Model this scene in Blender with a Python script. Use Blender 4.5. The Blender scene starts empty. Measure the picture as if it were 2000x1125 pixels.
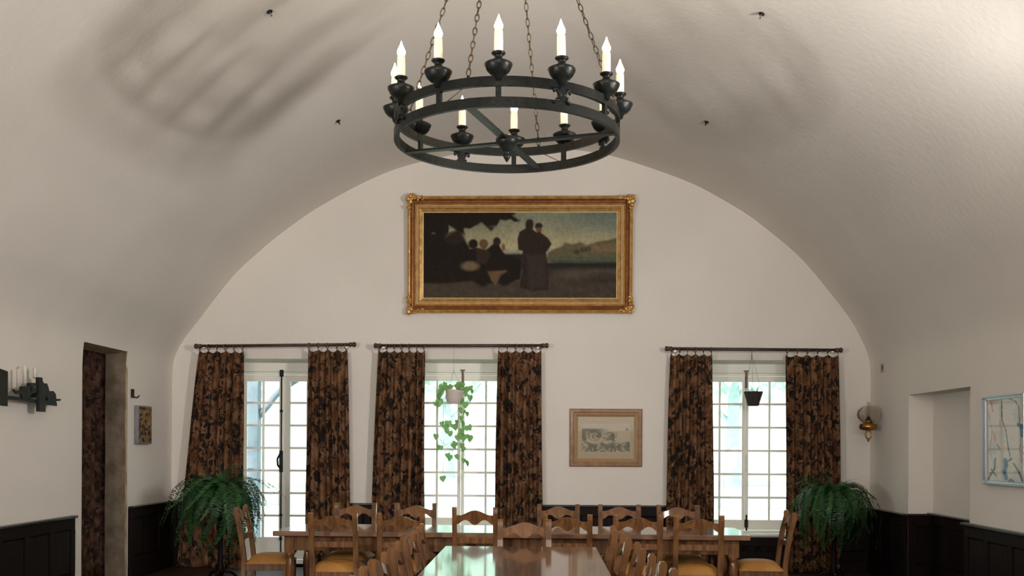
import bpy, bmesh, math, random
import numpy as np
from mathutils import Vector, Matrix, Euler, noise

random.seed(7)
PI = math.pi
S = bpy.context.scene
COL = S.collection

# ------------------------------------------------------------------ camera
cd = bpy.data.cameras.new('camera')
cam = bpy.data.objects.new('camera', cd)
COL.objects.link(cam)
cd.sensor_width = 36.0
cd.lens = 36.0
cd.shift_y = (870 - 562.5) / 2000
cd.clip_end = 500
yaw, roll = math.radians(1.66), math.radians(0.3)
cam.matrix_world = (Matrix.Translation((0, 0, 1.5)) @ Matrix.Rotation(yaw, 4, 'Z')
                    @ Matrix.Rotation(PI / 2, 4, 'X') @ Matrix.Rotation(roll, 4, 'Z'))
S.camera = cam

# ------------------------------------------------------------------ world, sun, lamps, exposure
w = bpy.data.worlds.new('world')
S.world = w
w.use_nodes = True
wn, wl = w.node_tree.nodes, w.node_tree.links
bg = wn['Background']
tc = wn.new('ShaderNodeTexCoord'); sx = wn.new('ShaderNodeSeparateXYZ'); cr = wn.new('ShaderNodeValToRGB')
wl.new(tc.outputs['Generated'], sx.inputs[0]); wl.new(sx.outputs['Z'], cr.inputs[0]); wl.new(cr.outputs[0], bg.inputs[0])
cr.color_ramp.elements[0].position = 0.0; cr.color_ramp.elements[0].color = (0.86, 0.96, 0.92, 1)
cr.color_ramp.elements[1].position = 0.7; cr.color_ramp.elements[1].color = (0.70, 0.90, 0.98, 1)
bg.inputs[1].default_value = 2.8

sd = bpy.data.lights.new('sun', 'SUN'); sd.energy = 9.0; sd.angle = math.radians(3); sd.color = (1.0, 0.97, 0.88)
so = bpy.data.objects.new('sun', sd); COL.objects.link(so)
so.rotation_euler = Vector((0.35, 0.55, -0.75)).to_track_quat('-Z', 'Y').to_euler()

def area(name, loc, target, size, power, color, size_y=None, spread=180):
    ld = bpy.data.lights.new(name, 'AREA'); ld.energy = power; ld.color = color
    ld.shape = 'RECTANGLE' if size_y else 'DISK'; ld.size = size
    if size_y: ld.size_y = size_y
    ld.spread = math.radians(spread)      # gridded softboxes keep their light off the vault beside them
    lo = bpy.data.objects.new(name, ld); COL.objects.link(lo)
    lo.location = loc
    lo.rotation_euler = (Vector(target) - Vector(loc)).to_track_quat('-Z', 'Y').to_euler()
    return lo
# two studio floods standing either side of the camera, outside the frame, and a large unseen fill panel added behind it
area('flood_right', (3.1, 5.4, 2.95), (-2.6, 10.0, 4.0), 0.42, 50, (1.0, 0.96, 0.93), spread=120)
area('flood_right_low', (3.45, 5.15, 2.35), (-2.6, 10.0, 4.0), 0.36, 42, (1.0, 0.96, 0.93), spread=120)
area('flood_left', (-3.8, 2.6, 1.7), (2.4, 10.5, 3.9), 0.5, 80, (1.0, 0.96, 0.93), spread=140)
area('rear_fill', (-0.3, -3.4, 3.1), (-0.3, 12.4, 4.6), 6.0, 365, (1.0, 0.955, 0.895), 2.4)  # added soft fill, no such source in the room

S.view_settings.view_transform = 'Standard'
S.view_settings.look = 'None'
S.view_settings.gamma = 1
S.view_settings.exposure = -0.06
S.view_settings.use_curve_mapping = False
S.cycles.max_bounces = 8
S.cycles.diffuse_bounces = 5
S.cycles.transparent_max_bounces = 16
S.cycles.use_denoising = True
S.cycles.caustics_reflective = False
S.cycles.caustics_refractive = False
S.cycles.sample_clamp_indirect = 6

# ------------------------------------------------------------------ materials
MATS = {}
def mat(name, color, rough=0.6, metal=0.0, col2=None, scale=8.0, detail=4.0, bump=0.0, bump_scale=None,
        stretch=None, coat=0.0, spec=0.5, emit=None, emit_s=0.0, lo=0.35, hi=0.65, coat_rough=0.1):
    m = bpy.data.materials.new(name); m.use_nodes = True
    n, l = m.node_tree.nodes, m.node_tree.links
    b = n['Principled BSDF']
    b.inputs['Base Color'].default_value = (*color, 1)
    b.inputs['Roughness'].default_value = rough
    b.inputs['Metallic'].default_value = metal
    b.inputs['Specular IOR Level'].default_value = spec
    b.inputs['Coat Weight'].default_value = coat
    b.inputs['Coat Roughness'].default_value = coat_rough
    if emit:
        b.inputs['Emission Color'].default_value = (*emit, 1)
        b.inputs['Emission Strength'].default_value = emit_s
    t = n.new('ShaderNodeTexCoord'); mp = n.new('ShaderNodeMapping')
    l.new(t.outputs['Object'], mp.inputs[0])
    if stretch: mp.inputs['Scale'].default_value = stretch
    if col2:
        nz = n.new('ShaderNodeTexNoise'); nz.inputs['Scale'].default_value = scale; nz.inputs['Detail'].default_value = detail
        l.new(mp.outputs[0], nz.inputs['Vector'])
        r = n.new('ShaderNodeValToRGB')
        r.color_ramp.elements[0].position = lo; r.color_ramp.elements[0].color = (*color, 1)
        r.color_ramp.elements[1].position = hi; r.color_ramp.elements[1].color = (*col2, 1)
        l.new(nz.outputs['Fac'], r.inputs[0]); l.new(r.outputs[0], b.inputs['Base Color'])
    if bump:
        nb = n.new('ShaderNodeTexNoise'); nb.inputs['Scale'].default_value = bump_scale or scale * 3; nb.inputs['Detail'].default_value = 5
        l.new(mp.outputs[0], nb.inputs['Vector'])
        bp = n.new('ShaderNodeBump'); bp.inputs['Strength'].default_value = 1.0; bp.inputs['Distance'].default_value = bump
        l.new(nb.outputs['Fac'], bp.inputs['Height']); l.new(bp.outputs[0], b.inputs['Normal'])
    MATS[name] = m
    return m

PLASTER = mat('plaster', (0.735, 0.69, 0.63), 0.95, col2=(0.775, 0.73, 0.67), scale=0.9, bump=0.0028, bump_scale=16, spec=0.2)
REVEAL = mat('reveal_plaster', (0.86, 0.84, 0.77), 0.8, col2=(0.9, 0.88, 0.8), scale=3, spec=0.2)
STONE = mat('jamb_stone', (0.15, 0.115, 0.08), 0.95, col2=(0.25, 0.20, 0.145), scale=5, bump=0.02, bump_scale=9, spec=0.1)
WHITEWOOD = mat('window_paint', (0.88, 0.86, 0.78), 0.5, col2=(0.91, 0.89, 0.82), scale=4)
DARKWOOD = mat('wainscot_wood', (0.0045, 0.003, 0.0025), 0.5, col2=(0.011, 0.004, 0.003), scale=6, stretch=(4, 4, 0.6), spec=0.12)
CAPWOOD = mat('cap_wood', (0.012, 0.009, 0.010), 0.3, col2=(0.022, 0.015, 0.014), scale=6, coat=0.3)
FLOORM = mat('floor_boards', (0.03, 0.017, 0.011), 0.5, spec=.25, col2=(0.045, 0.026, 0.016), scale=3, stretch=(6, 0.7, 1))
OAK = mat('chair_oak', (0.085, 0.034, 0.011), 0.5, col2=(0.185, 0.083, 0.028), scale=5, stretch=(5, 5, 0.9), coat=0.5, coat_rough=0.07, spec=0.15, bump=0.0015, bump_scale=30)
TABLE = mat('table_oak', (0.12, 0.053, 0.024), 0.34, col2=(0.19, 0.09, 0.042), scale=3.5, stretch=(6, 0.8, 6), coat=1.0, coat_rough=0.07, spec=.3, bump=0.0012, bump_scale=18)
TABLE.node_tree.nodes['Principled BSDF'].inputs['Coat IOR'].default_value = 1.65
TABLE_X = mat('far_table_oak', (0.13, 0.056, 0.024), 0.36, col2=(0.22, 0.105, 0.048), scale=3.5, stretch=(0.8, 6, 6), coat=1.0, coat_rough=0.08, spec=.3, bump=0.0012, bump_scale=18)
TABLE_X.node_tree.nodes['Principled BSDF'].inputs['Coat IOR'].default_value = 1.65
SEATM = mat('seat_fabric', (0.30, 0.125, 0.018), 0.65, col2=(0.38, 0.175, 0.03), scale=7, bump=0.002, bump_scale=60)
IRON = mat('wrought_iron', (0.005, 0.006, 0.0055), 0.36, metal=0.0, spec=0.28, col2=(0.011, 0.013, 0.011), scale=9, bump=0.003, bump_scale=30)
CHAINM = mat('chain_iron', (0.09, 0.065, 0.045), 0.42, metal=0.7, col2=(0.16, 0.12, 0.08), scale=20)
RODM = mat('rod_iron', (0.045, 0.028, 0.022), 0.4, metal=0.3, col2=(0.07, 0.045, 0.035), scale=10)
BRASSRING = mat('ring_brass', (0.16, 0.10, 0.055), 0.4, metal=0.7)
GILT = mat('gilt', (0.50, 0.26, 0.07), 0.32, metal=0.6, col2=(0.70, 0.42, 0.14), scale=14, bump=0.004, bump_scale=40)
GILTDARK = mat('gilt_cove', (0.20, 0.07, 0.025), 0.42, metal=0.4, col2=(0.33, 0.14, 0.045), scale=12)
GILTSLIP = mat('gilt_slip', (0.88, 0.70, 0.40), 0.4, metal=0.35, col2=(0.74, 0.54, 0.27), scale=20)
FRAMEWOOD = mat('light_frame_wood', (0.22, 0.105, 0.042), 0.5, col2=(0.31, 0.16, 0.065), scale=12, coat=0.3)
CANDLE = mat('candle_sleeve', (0.88, 0.83, 0.66), 0.5, emit=(1.0, 0.88, 0.62), emit_s=0.45)  # weak emission stands in for the bulb's light on the sleeve
BRASS = mat('old_brass', (0.42, 0.21, 0.05), 0.3, metal=0.9, col2=(0.30, 0.14, 0.04), scale=20)
FERN = mat('fern_leaf', (0.018, 0.085, 0.022), 0.45, col2=(0.05, 0.17, 0.04), scale=6, lo=0.3, hi=0.7)
FERN2 = mat('fern_leaf_dark', (0.012, 0.05, 0.015), 0.5, col2=(0.03, 0.10, 0.028), scale=6)
TERRA = mat('terracotta', (0.09, 0.035, 0.02), 0.8, col2=(0.12, 0.05, 0.028), scale=9)
SOIL = mat('soil', (0.02, 0.014, 0.01), 1.0)
IVYPOT = mat('white_pot', (0.62, 0.54, 0.50), 0.5, col2=(0.70, 0.62, 0.57), scale=9, stretch=(1, 1, 9))
SILVER = mat('silver_frame', (0.30, 0.33, 0.36), 0.3, metal=0.8)
BLACKP = mat('black_iron', (0.007, 0.007, 0.006), 0.5, spec=0.2, col2=(0.02, 0.02, 0.017), scale=9)
LEAFM = mat('ivy_leaf', (0.16, 0.38, 0.12), 0.4, col2=(0.36, 0.60, 0.24), scale=7)
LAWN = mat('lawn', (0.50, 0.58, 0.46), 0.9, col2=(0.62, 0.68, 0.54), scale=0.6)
STRIPM = mat('strip_grey', (0.24, 0.31, 0.34), 0.9, col2=(0.30, 0.36, 0.38), scale=4)
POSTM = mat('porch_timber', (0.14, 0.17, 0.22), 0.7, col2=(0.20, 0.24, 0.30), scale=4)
BARK = mat('hazed_bark', (0.42, 0.50, 0.55), 0.9, col2=(0.55, 0.62, 0.66), scale=4)  # distance haze is mixed into this pale bluish colour
FOLI = mat('hazed_foliage', (0.62, 0.74, 0.70), 0.8, col2=(0.76, 0.86, 0.80), scale=1.6)  # leaf colour paled to carry the outdoor haze
for lm in (LEAFM, FERN, FERN2, FOLI):
    n, l = lm.node_tree.nodes, lm.node_tree.links
    tr = n.new('ShaderNodeBsdfTranslucent'); mx = n.new('ShaderNodeMixShader'); mx.inputs[0].default_value = 0.3
    b = n['Principled BSDF']; src = b.inputs['Base Color'].links[0].from_socket
    l.new(src, tr.inputs[0]); l.new(b.outputs[0], mx.inputs[1]); l.new(tr.outputs[0], mx.inputs[2])
    l.new(mx.outputs[0], n['Material Output'].inputs[0])
PAVE = mat('porch_slab', (0.62, 0.62, 0.55), 0.9, col2=(0.70, 0.70, 0.62), scale=3)
SLEEVEW = mat('pale_candle', (0.62, 0.57, 0.50), 0.5)
PLATE = mat('plate_plastic', (0.52, 0.46, 0.36), 0.5)
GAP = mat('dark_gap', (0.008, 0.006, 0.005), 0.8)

def flame_mat():
    m = bpy.data.materials.new('flame_bulb'); m.use_nodes = True
    b = m.node_tree.nodes['Principled BSDF']
    b.inputs['Base Color'].default_value = (1, 0.9, 0.7, 1)
    b.inputs['Emission Color'].default_value = (1.0, 0.74, 0.36, 1)
    b.inputs['Emission Strength'].default_value = 22
    return m
FLAME = flame_mat()

def glass_mat(name, tint, refl, rough=0.02):
    m = bpy.data.materials.new(name); m.use_nodes = True
    n, l = m.node_tree.nodes, m.node_tree.links
    n.remove(n['Principled BSDF'])
    t = n.new('ShaderNodeBsdfTransparent'); t.inputs[0].default_value = (*tint, 1)
    g = n.new('ShaderNodeBsdfGlossy'); g.inputs['Roughness'].default_value = rough
    x = n.new('ShaderNodeMixShader')
    fr = n.new('ShaderNodeLayerWeight'); fr.inputs[0].default_value = refl
    l.new(fr.outputs['Facing' if refl > 0.2 else 'Fresnel'], x.inputs[0])
    l.new(t.outputs[0], x.inputs[1]); l.new(g.outputs[0], x.inputs[2])
    l.new(x.outputs[0], n['Material Output'].inputs[0])
    return m
PANE = glass_mat('window_glass', (0.96, 0.99, 0.97), 0.12)
GLOBE = glass_mat('lamp_glass', (0.80, 0.77, 0.72), 0.55)

def curtain_mat(name, ground, light, dark, glow=0.12):
    m = bpy.data.materials.new(name); m.use_nodes = True
    n, l = m.node_tree.nodes, m.node_tree.links
    b = n['Principled BSDF']; b.inputs['Roughness'].default_value = 0.85; b.inputs['Specular IOR Level'].default_value = 0.15
    uv = n.new('ShaderNodeUVMap')
    nz = n.new('ShaderNodeTexNoise'); nz.inputs['Scale'].default_value = 6.5; nz.inputs['Detail'].default_value = 2
    l.new(uv.outputs[0], nz.inputs['Vector'])
    sub = n.new('ShaderNodeVectorMath'); sub.operation = 'SUBTRACT'; sub.inputs[1].default_value = (0.5, 0.5, 0.5)
    l.new(nz.outputs['Color'], sub.inputs[0])
    mul = n.new('ShaderNodeVectorMath'); mul.operation = 'SCALE'; mul.inputs['Scale'].default_value = 0.34
    l.new(sub.outputs[0], mul.inputs[0])
    add = n.new('ShaderNodeVectorMath'); l.new(uv.outputs[0], add.inputs[0]); l.new(mul.outputs[0], add.inputs[1])
    def ramp(src, p0, p1, inv=False):
        r = n.new('ShaderNodeMapRange'); r.inputs[1].default_value = p0; r.inputs[2].default_value = p1
        if inv: r.inputs[3].default_value = 1; r.inputs[4].default_value = 0
        l.new(src, r.inputs[0]); return r.outputs[0]
    v1 = n.new('ShaderNodeTexVoronoi'); v1.inputs['Scale'].default_value = 9.5; l.new(add.outputs[0], v1.inputs['Vector'])
    blob = ramp(v1.outputs['Distance'], 0.40, 0.50, True)          # flower heads and leaves
    v2 = n.new('ShaderNodeTexVoronoi'); v2.feature = 'DISTANCE_TO_EDGE'; v2.inputs['Scale'].default_value = 6.0
    l.new(add.outputs[0], v2.inputs['Vector'])
    stem = ramp(v2.outputs['Distance'], 0.015, 0.05, True)         # winding stems
    mxm = n.new('ShaderNodeMath'); mxm.operation = 'MAXIMUM'; l.new(blob, mxm.inputs[0]); l.new(stem, mxm.inputs[1])
    n2 = n.new('ShaderNodeTexNoise'); n2.inputs['Scale'].default_value = 5.5; l.new(uv.outputs[0], n2.inputs['Vector'])
    keep = ramp(n2.outputs['Fac'], 0.38, 0.47)
    mm = n.new('ShaderNodeMath'); mm.operation = 'MULTIPLY'; l.new(mxm.outputs[0], mm.inputs[0]); l.new(keep, mm.inputs[1])
    g = n.new('ShaderNodeMix'); g.data_type = 'RGBA'
    n3 = n.new('ShaderNodeTexNoise'); n3.inputs['Scale'].default_value = 7.0; l.new(uv.outputs[0], n3.inputs['Vector'])
    l.new(ramp(n3.outputs['Fac'], 0.42, 0.62), g.inputs[0]); g.inputs[6].default_value = (*ground, 1); g.inputs[7].default_value = (*light, 1)
    d = n.new('ShaderNodeMix'); d.data_type = 'RGBA'
    l.new(mm.outputs[0], d.inputs[0]); l.new(g.outputs[2], d.inputs[6]); d.inputs[7].default_value = (*dark, 1)
    l.new(d.outputs[2], b.inputs['Base Color'])
    tr = n.new('ShaderNodeBsdfTranslucent'); l.new(d.outputs[2], tr.inputs[0])
    x = n.new('ShaderNodeMixShader'); x.inputs[0].default_value = glow
    l.new(b.outputs[0], x.inputs[1]); l.new(tr.outputs[0], x.inputs[2]); l.new(x.outputs[0], n['Material Output'].inputs[0])
    return m
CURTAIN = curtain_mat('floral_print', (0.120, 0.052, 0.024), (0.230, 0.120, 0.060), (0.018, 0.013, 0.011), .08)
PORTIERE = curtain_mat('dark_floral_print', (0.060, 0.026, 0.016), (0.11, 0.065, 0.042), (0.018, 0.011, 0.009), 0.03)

def vcol_mat(name, rough=0.5, coat=0.0):
    m = bpy.data.materials.new(name); m.use_nodes = True
    n, l = m.node_tree.nodes, m.node_tree.links
    a = n.new('ShaderNodeVertexColor'); a.layer_name = 'paint'
    b = n['Principled BSDF']; b.inputs['Roughness'].default_value = rough; b.inputs['Coat Weight'].default_value = coat
    nz = n.new('ShaderNodeTexNoise'); nz.inputs['Scale'].default_value = 40; nz.inputs['Detail'].default_value = 5
    mr = n.new('ShaderNodeMapRange'); mr.inputs[3].default_value = 0.75; mr.inputs[4].default_value = 1.25
    l.new(nz.outputs['Fac'], mr.inputs[0])
    mx = n.new('ShaderNodeVectorMath'); mx.operation = 'SCALE'
    l.new(a.outputs[0], mx.inputs[0]); l.new(mr.outputs[0], mx.inputs['Scale']); l.new(mx.outputs[0], b.inputs['Base Color'])
    return m
OILPAINT = vcol_mat('oil_paint', 0.8)
OILPAINT.node_tree.nodes['Principled BSDF'].inputs['Specular IOR Level'].default_value = 0.15
PAPER = vcol_mat('print_paper', 0.6, 0.2)

# ------------------------------------------------------------------ mesh helpers
class MB:
    def __init__(s): s.bm = bmesh.new(); s.mi = 0
    def face(s, pts, mi=None):
        f = s.bm.faces.new([s.bm.verts.new(p) for p in pts]); f.material_index = s.mi if mi is None else mi; return f
    def box(s, x0, x1, y0, y1, z0, z1, bevel=0.0, M=None):
        r = bmesh.ops.create_cube(s.bm, size=1)
        T = Matrix.Translation(((x0 + x1) / 2, (y0 + y1) / 2, (z0 + z1) / 2)) @ Matrix.Diagonal((abs(x1 - x0), abs(y1 - y0), abs(z1 - z0), 1))
        bmesh.ops.transform(s.bm, matrix=(M @ T) if M else T, verts=r['verts'])
        if bevel:
            es = list({e for v in r['verts'] for e in v.link_edges})
            bmesh.ops.bevel(s.bm, geom=es, offset=bevel, segments=1, affect='EDGES', profile=0.7)
        return s
    def lathe(s, prof, seg=16, M=None, cap=True):
        rings = []
        for r, z in prof:
            ring = []
            for i in range(seg):
                a = 2 * PI * i / seg
                p = Vector((r * math.cos(a), r * math.sin(a), z))
                ring.append(s.bm.verts.new(M @ p if M else p))
            rings.append(ring)
        for a, b in zip(rings[:-1], rings[1:]):
            for i in range(seg):
                f = s.bm.faces.new((a[i], a[(i + 1) % seg], b[(i + 1) % seg], b[i])); f.smooth = True; f.material_index = s.mi
        if cap:
            s.bm.faces.new(list(reversed(rings[0]))).material_index = s.mi; s.bm.faces.new(rings[-1]).material_index = s.mi
        return s
    def tube(s, pts, rad, seg=8, closed=False, M=None, flat=None):
        pts = [Vector(p) for p in pts]; n = len(pts)
        rads = rad if isinstance(rad, (list, tuple)) else [rad] * n
        rings = []; up = None
        for i, p in enumerate(pts):
            if closed: t = (pts[(i + 1) % n] - pts[i - 1])
            else: t = pts[min(i + 1, n - 1)] - pts[max(i - 1, 0)]
            t.normalize()
            if up is None: up = Vector((0, 0, 1)) if abs(t.z) < 0.9 else Vector((0, 1, 0))
            u = (up - t * up.dot(t)); u.normalize(); v = t.cross(u); up = u
            ring = []
            for k in range(seg):
                a = 2 * PI * k / seg
                q = p + (u * math.cos(a) + v * math.sin(a)) * rads[i]
                ring.append(s.bm.verts.new(M @ q if M else q))
            rings.append(ring)
        pairs = list(zip(rings[:-1], rings[1:])) + ([(rings[-1], rings[0])] if closed else [])
        for a, b in pairs:
            for k in range(seg):
                f = s.bm.faces.new((a[k], a[(k + 1) % seg], b[(k + 1) % seg], b[k])); f.smooth = True; f.material_index = s.mi
        if not closed:
            s.bm.faces.new(list(reversed(rings[0]))); s.bm.faces.new(rings[-1])
        return s
    def prism(s, poly, a, b, axis='y', M=None):
        """poly: 2-D outline; extruded from a to b along axis. axis y: poly is (x,z); axis x: (y,z); axis z: (x,y)"""
        def P(u, v, t):
            q = {'y': (u, t, v), 'x': (t, u, v), 'z': (u, v, t)}[axis]
            return M @ Vector(q) if M else Vector(q)
        A = [s.bm.verts.new(P(u, v, a)) for u, v in poly]; B = [s.bm.verts.new(P(u, v, b)) for u, v in poly]
        s.bm.faces.new(A); s.bm.faces.new(list(reversed(B)))
        n = len(poly)
        for i in range(n): s.bm.faces.new((A[i], B[i], B[(i + 1) % n], A[(i + 1) % n]))
        return s
    def sphere(s, c, r, sc=(1, 1, 1), seg=12, M=None):
        rr = bmesh.ops.create_uvsphere(s.bm, u_segments=seg, v_segments=max(6, seg // 2), radius=r)
        T = Matrix.Translation(c) @ Matrix.Diagonal((*sc, 1))
        bmesh.ops.transform(s.bm, matrix=(M @ T) if M else T, verts=rr['verts'])
        for v in rr['verts']:
            for f in v.link_faces: f.smooth = True
        return s
    def mesh(s, name, m):
        bmesh.ops.recalc_face_normals(s.bm, faces=s.bm.faces)
        me = bpy.data.meshes.new(name); s.bm.to_mesh(me); s.bm.free()
        for x in (m if isinstance(m, (list, tuple)) else [m]): me.materials.append(x)
        return me
    def build(s, name, m, parent=None, loc=None):
        return link(name, s.mesh(name, m), parent, loc)

def link(name, me, parent=None, loc=None):
    o = bpy.data.objects.new(name, me); COL.objects.link(o)
    if parent: o.parent = parent
    if loc: o.location = loc
    return o
def tag(o, label=None, cat=None, group=None, kind=None):
    if label: o['label'] = label
    if cat: o['category'] = cat
    if group: o['group'] = group
    if kind: o['kind'] = kind
    return o
def thing(name, label, cat, loc=(0, 0, 0), rz=0, group=None, kind=None):
    o = bpy.data.objects.new(name, None); COL.objects.link(o); o.empty_display_size = 0.1
    o.location = loc; o.rotation_euler = (0, 0, rz)
    return tag(o, label, cat, group, kind)
def copy_tree(o, parent=None):
    c = o.copy(); COL.objects.link(c)
    if parent: c.parent = parent
    for ch in list(o.children): copy_tree(ch, c)
    return c

# ------------------------------------------------------------------ room shell
WY = 12.42                    # inner face of the end wall
LX, RX = -4.53, 3.945         # side walls
YR = -4.0                     # wall behind the camera
PROF = [(-4.53, 2.24), (-4.525, 2.38), (-4.512, 2.50), (-4.475, 2.62), (-4.357, 2.82), (-4.199, 3.02), (-4.011, 3.27), (-3.754, 3.585), (-3.534, 3.79),
        (-3.252, 4.03), (-2.926, 4.27), (-2.706, 4.41), (-2.299, 4.635), (-1.893, 4.82), (-1.5, 4.94), (-1.0, 5.045), (-0.5, 5.10),
        (-0.062, 5.12), (0.372, 5.085), (0.818, 5.01), (1.319, 4.855), (1.806, 4.67), (2.152, 4.487), (2.472, 4.292), (2.736, 4.09),
        (3.019, 3.855), (3.204, 3.665), (3.4, 3.43), (3.677, 3.07), (3.794, 2.87), (3.892, 2.665), (3.934, 2.52), (3.945, 2.34), (3.945, 2.24)]
def smooth_profile(P, k=4):
    out = []
    for i in range(len(P) - 1):
        p0 = P[max(i - 1, 0)]; p1 = P[i]; p2 = P[i + 1]; p3 = P[min(i + 2, len(P) - 1)]
        for j in range(k):
            t = j / k
            out.append(tuple(0.5 * (2 * p1[a] + (p2[a] - p0[a]) * t + (2 * p0[a] - 5 * p1[a] + 4 * p2[a] - p3[a]) * t * t
                                    + (3 * p1[a] - p0[a] - 3 * p2[a] + p3[a]) * t ** 3) for a in (0, 1)))
    out.append(P[-1]); return out
VP = smooth_profile(PROF)
def vault_z(x):
    for (x0, z0), (x1, z1) in zip(VP[:-1], VP[1:]):
        if x0 <= x <= x1 and x1 > x0: return z0 + (z1 - z0) * (x - x0) / (x1 - x0)
    return 2.24

bm = bmesh.new(); cols = []
ys = sorted([YR + (WY + 0.02 - YR) * i / 24 for i in range(25)] + [9.966, 11.02])
for y in ys: cols.append([bm.verts.new((x, y, z)) for x, z in VP])
for a, b in zip(cols[:-1], cols[1:]):
    for i in range(len(VP) - 1):
        if VP[i][0] < -4 and VP[i + 1][1] < 2.501 and 9.96 < (a[0].co.y + b[0].co.y) / 2 < 11.03: continue   # top of the doorway
        f = bm.faces.new((a[i], a[i + 1], b[i + 1], b[i])); f.smooth = True
top = [[bm.verts.new((x * 1.05, y, z + 0.3)) for x, z in VP] for y in (YR, WY + 0.02)]
for i in range(len(VP) - 1): bm.faces.new((top[0][i], top[1][i], top[1][i + 1], top[0][i + 1]))
me = bpy.data.meshes.new('ceiling'); bm.to_mesh(me); bm.free(); me.materials.append(PLASTER)
tag(link('ceiling', me), 'beige plastered barrel vault curving over the whole hall', 'ceiling', kind='structure')

# end wall with three openings, splayed soffits
OPEN = {'door_1': (-3.80, -2.62, 0.0), 'window_2': (-1.63, -0.38, 0.44), 'window_3': (1.90, 3.14, 0.44)}
HEAD, FY = 2.545, WY + 0.33
FHEAD = 2.40
SOFF = 2.515
m = MB()
xs = sorted({LX, RX} | {v for o in OPEN.values() for v in o[:2]})
for x0, x1 in zip(xs[:-1], xs[1:]):
    op = next((o for o in OPEN.values() if abs(o[0] - x0) < 1e-6), None)
    arch = [(x0, vault_z(x0) + 0.01)] + [(x, z + 0.01) for x, z in VP if x0 + 1e-4 < x < x1 - 1e-4 and z > 2.25] + [(x1, vault_z(x1) + 0.01)]
    z0 = HEAD if op else 0.0
    m.face([(x0, WY, z0), (x1, WY, z0)] + [(x, WY, z) for x, z in reversed(arch)])
    if op:
        zb = op[2]; i = 0.03
        if zb > 0:
            m.face([(x0, WY, 0), (x1, WY, 0), (x1, WY, zb), (x0, WY, zb)])
        m.face([(x0, WY, zb), (x0, WY, HEAD), (x0 + i, FY, SOFF), (x0 + i, FY, zb)], 1)
        m.face([(x1, WY, zb), (x1 - i, FY, zb), (x1 - i, FY, SOFF), (x1, WY, HEAD)], 1)
        m.face([(x0, WY, HEAD), (x1, WY, HEAD), (x1 - i, FY, SOFF), (x0 + i, FY, SOFF)], 1)
        m.face([(x0, WY, zb), (x0 + i, FY, zb), (x1 - i, FY, zb), (x1, WY, zb)], 1)
# outer skin
YO = FY + 0.06
for x0, x1 in zip([LX - 0.6] + xs[1:-1], xs[1:-1] + [RX + 0.6]):
    op = next((o for o in OPEN.values() if abs(o[0] - x0) < 1e-6), None)
    if op:
        m.face([(x0, YO, FHEAD), (x0, YO, 5.6), (x1, YO, 5.6), (x1, YO, FHEAD)])
        if op[2] > 0: m.face([(x0, YO, 0), (x0, YO, op[2] - .02), (x1, YO, op[2] - .02), (x1, YO, 0)])
    else: m.face([(x0, YO, 0), (x0, YO, 5.6), (x1, YO, 5.6), (x1, YO, 0)])
wb = m.build('wall_back', [PLASTER, REVEAL])
tag(wb, 'white plastered end wall under the vault with three tall glazed openings', 'wall', kind='structure')

def side_wall(name, X, sgn, opening, ozt, depth, label, backm=None):
    """X wall plane; sgn: outward direction; opening (y0,y1)"""
    m = MB()
    ysb = [YR, opening[0], opening[1], WY]; zsb = [0, ozt, 2.245] if ozt < 2.2 else [0, 2.245]
    for i in range(3):
        for a, b in zip(zsb[:-1], zsb[1:]):
            if i == 1 and a < ozt - 1e-6: continue
            m.face([(X, ysb[i], a), (X, ysb[i + 1], a), (X, ysb[i + 1], b), (X, ysb[i], b)])
    xo = X + sgn * depth; y0, y1 = opening
    m.face([(X, y0, 0), (X, y0, ozt), (xo, y0, ozt), (xo, y0, 0)], 1)
    m.face([(X, y1, 0), (X, y1, ozt), (xo, y1, ozt), (xo, y1, 0)], 1)
    m.face([(X, y0, ozt), (X, y1, ozt), (xo, y1, ozt), (xo, y0, ozt)], 2)
    if backm: m.face([(xo, y0, 0), (xo, y1, 0), (xo, y1, ozt), (xo, y0, ozt)], 0)
    else:
        xe = X + sgn * 1.3
        m.face([(xe, y0 - .3, 0), (xe, y1 + .3, 0), (xe, y1 + .3, 2.7), (xe, y0 - .3, 2.7)], 3)
        m.face([(xo, y0 - .3, 0), (xe, y0 - .3, 0), (xe, y0 - .3, 2.7), (xo, y0 - .3, 2.7)], 3)
        m.face([(xo, y1 + .3, 0), (xe, y1 + .3, 0), (xe, y1 + .3, 2.7), (xo, y1 + .3, 2.7)], 3)
        m.face([(xo, y0 - .3, 2.7), (xe, y0 - .3, 2.7), (xe, y1 + .3, 2.7), (xo, y1 + .3, 2.7)], 3)
    # outer shell
    m.face([(X + sgn * 1.4, YR, 0), (X + sgn * 1.4, WY, 0), (X + sgn * 1.4, WY, 5.6), (X + sgn * 1.4, YR, 5.6)])
    o = m.build(name, [PLASTER, STONE if not backm else PLASTER, REVEAL if not backm else PLASTER, GAP])
    return tag(o, label, 'wall', kind='structure')
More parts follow.
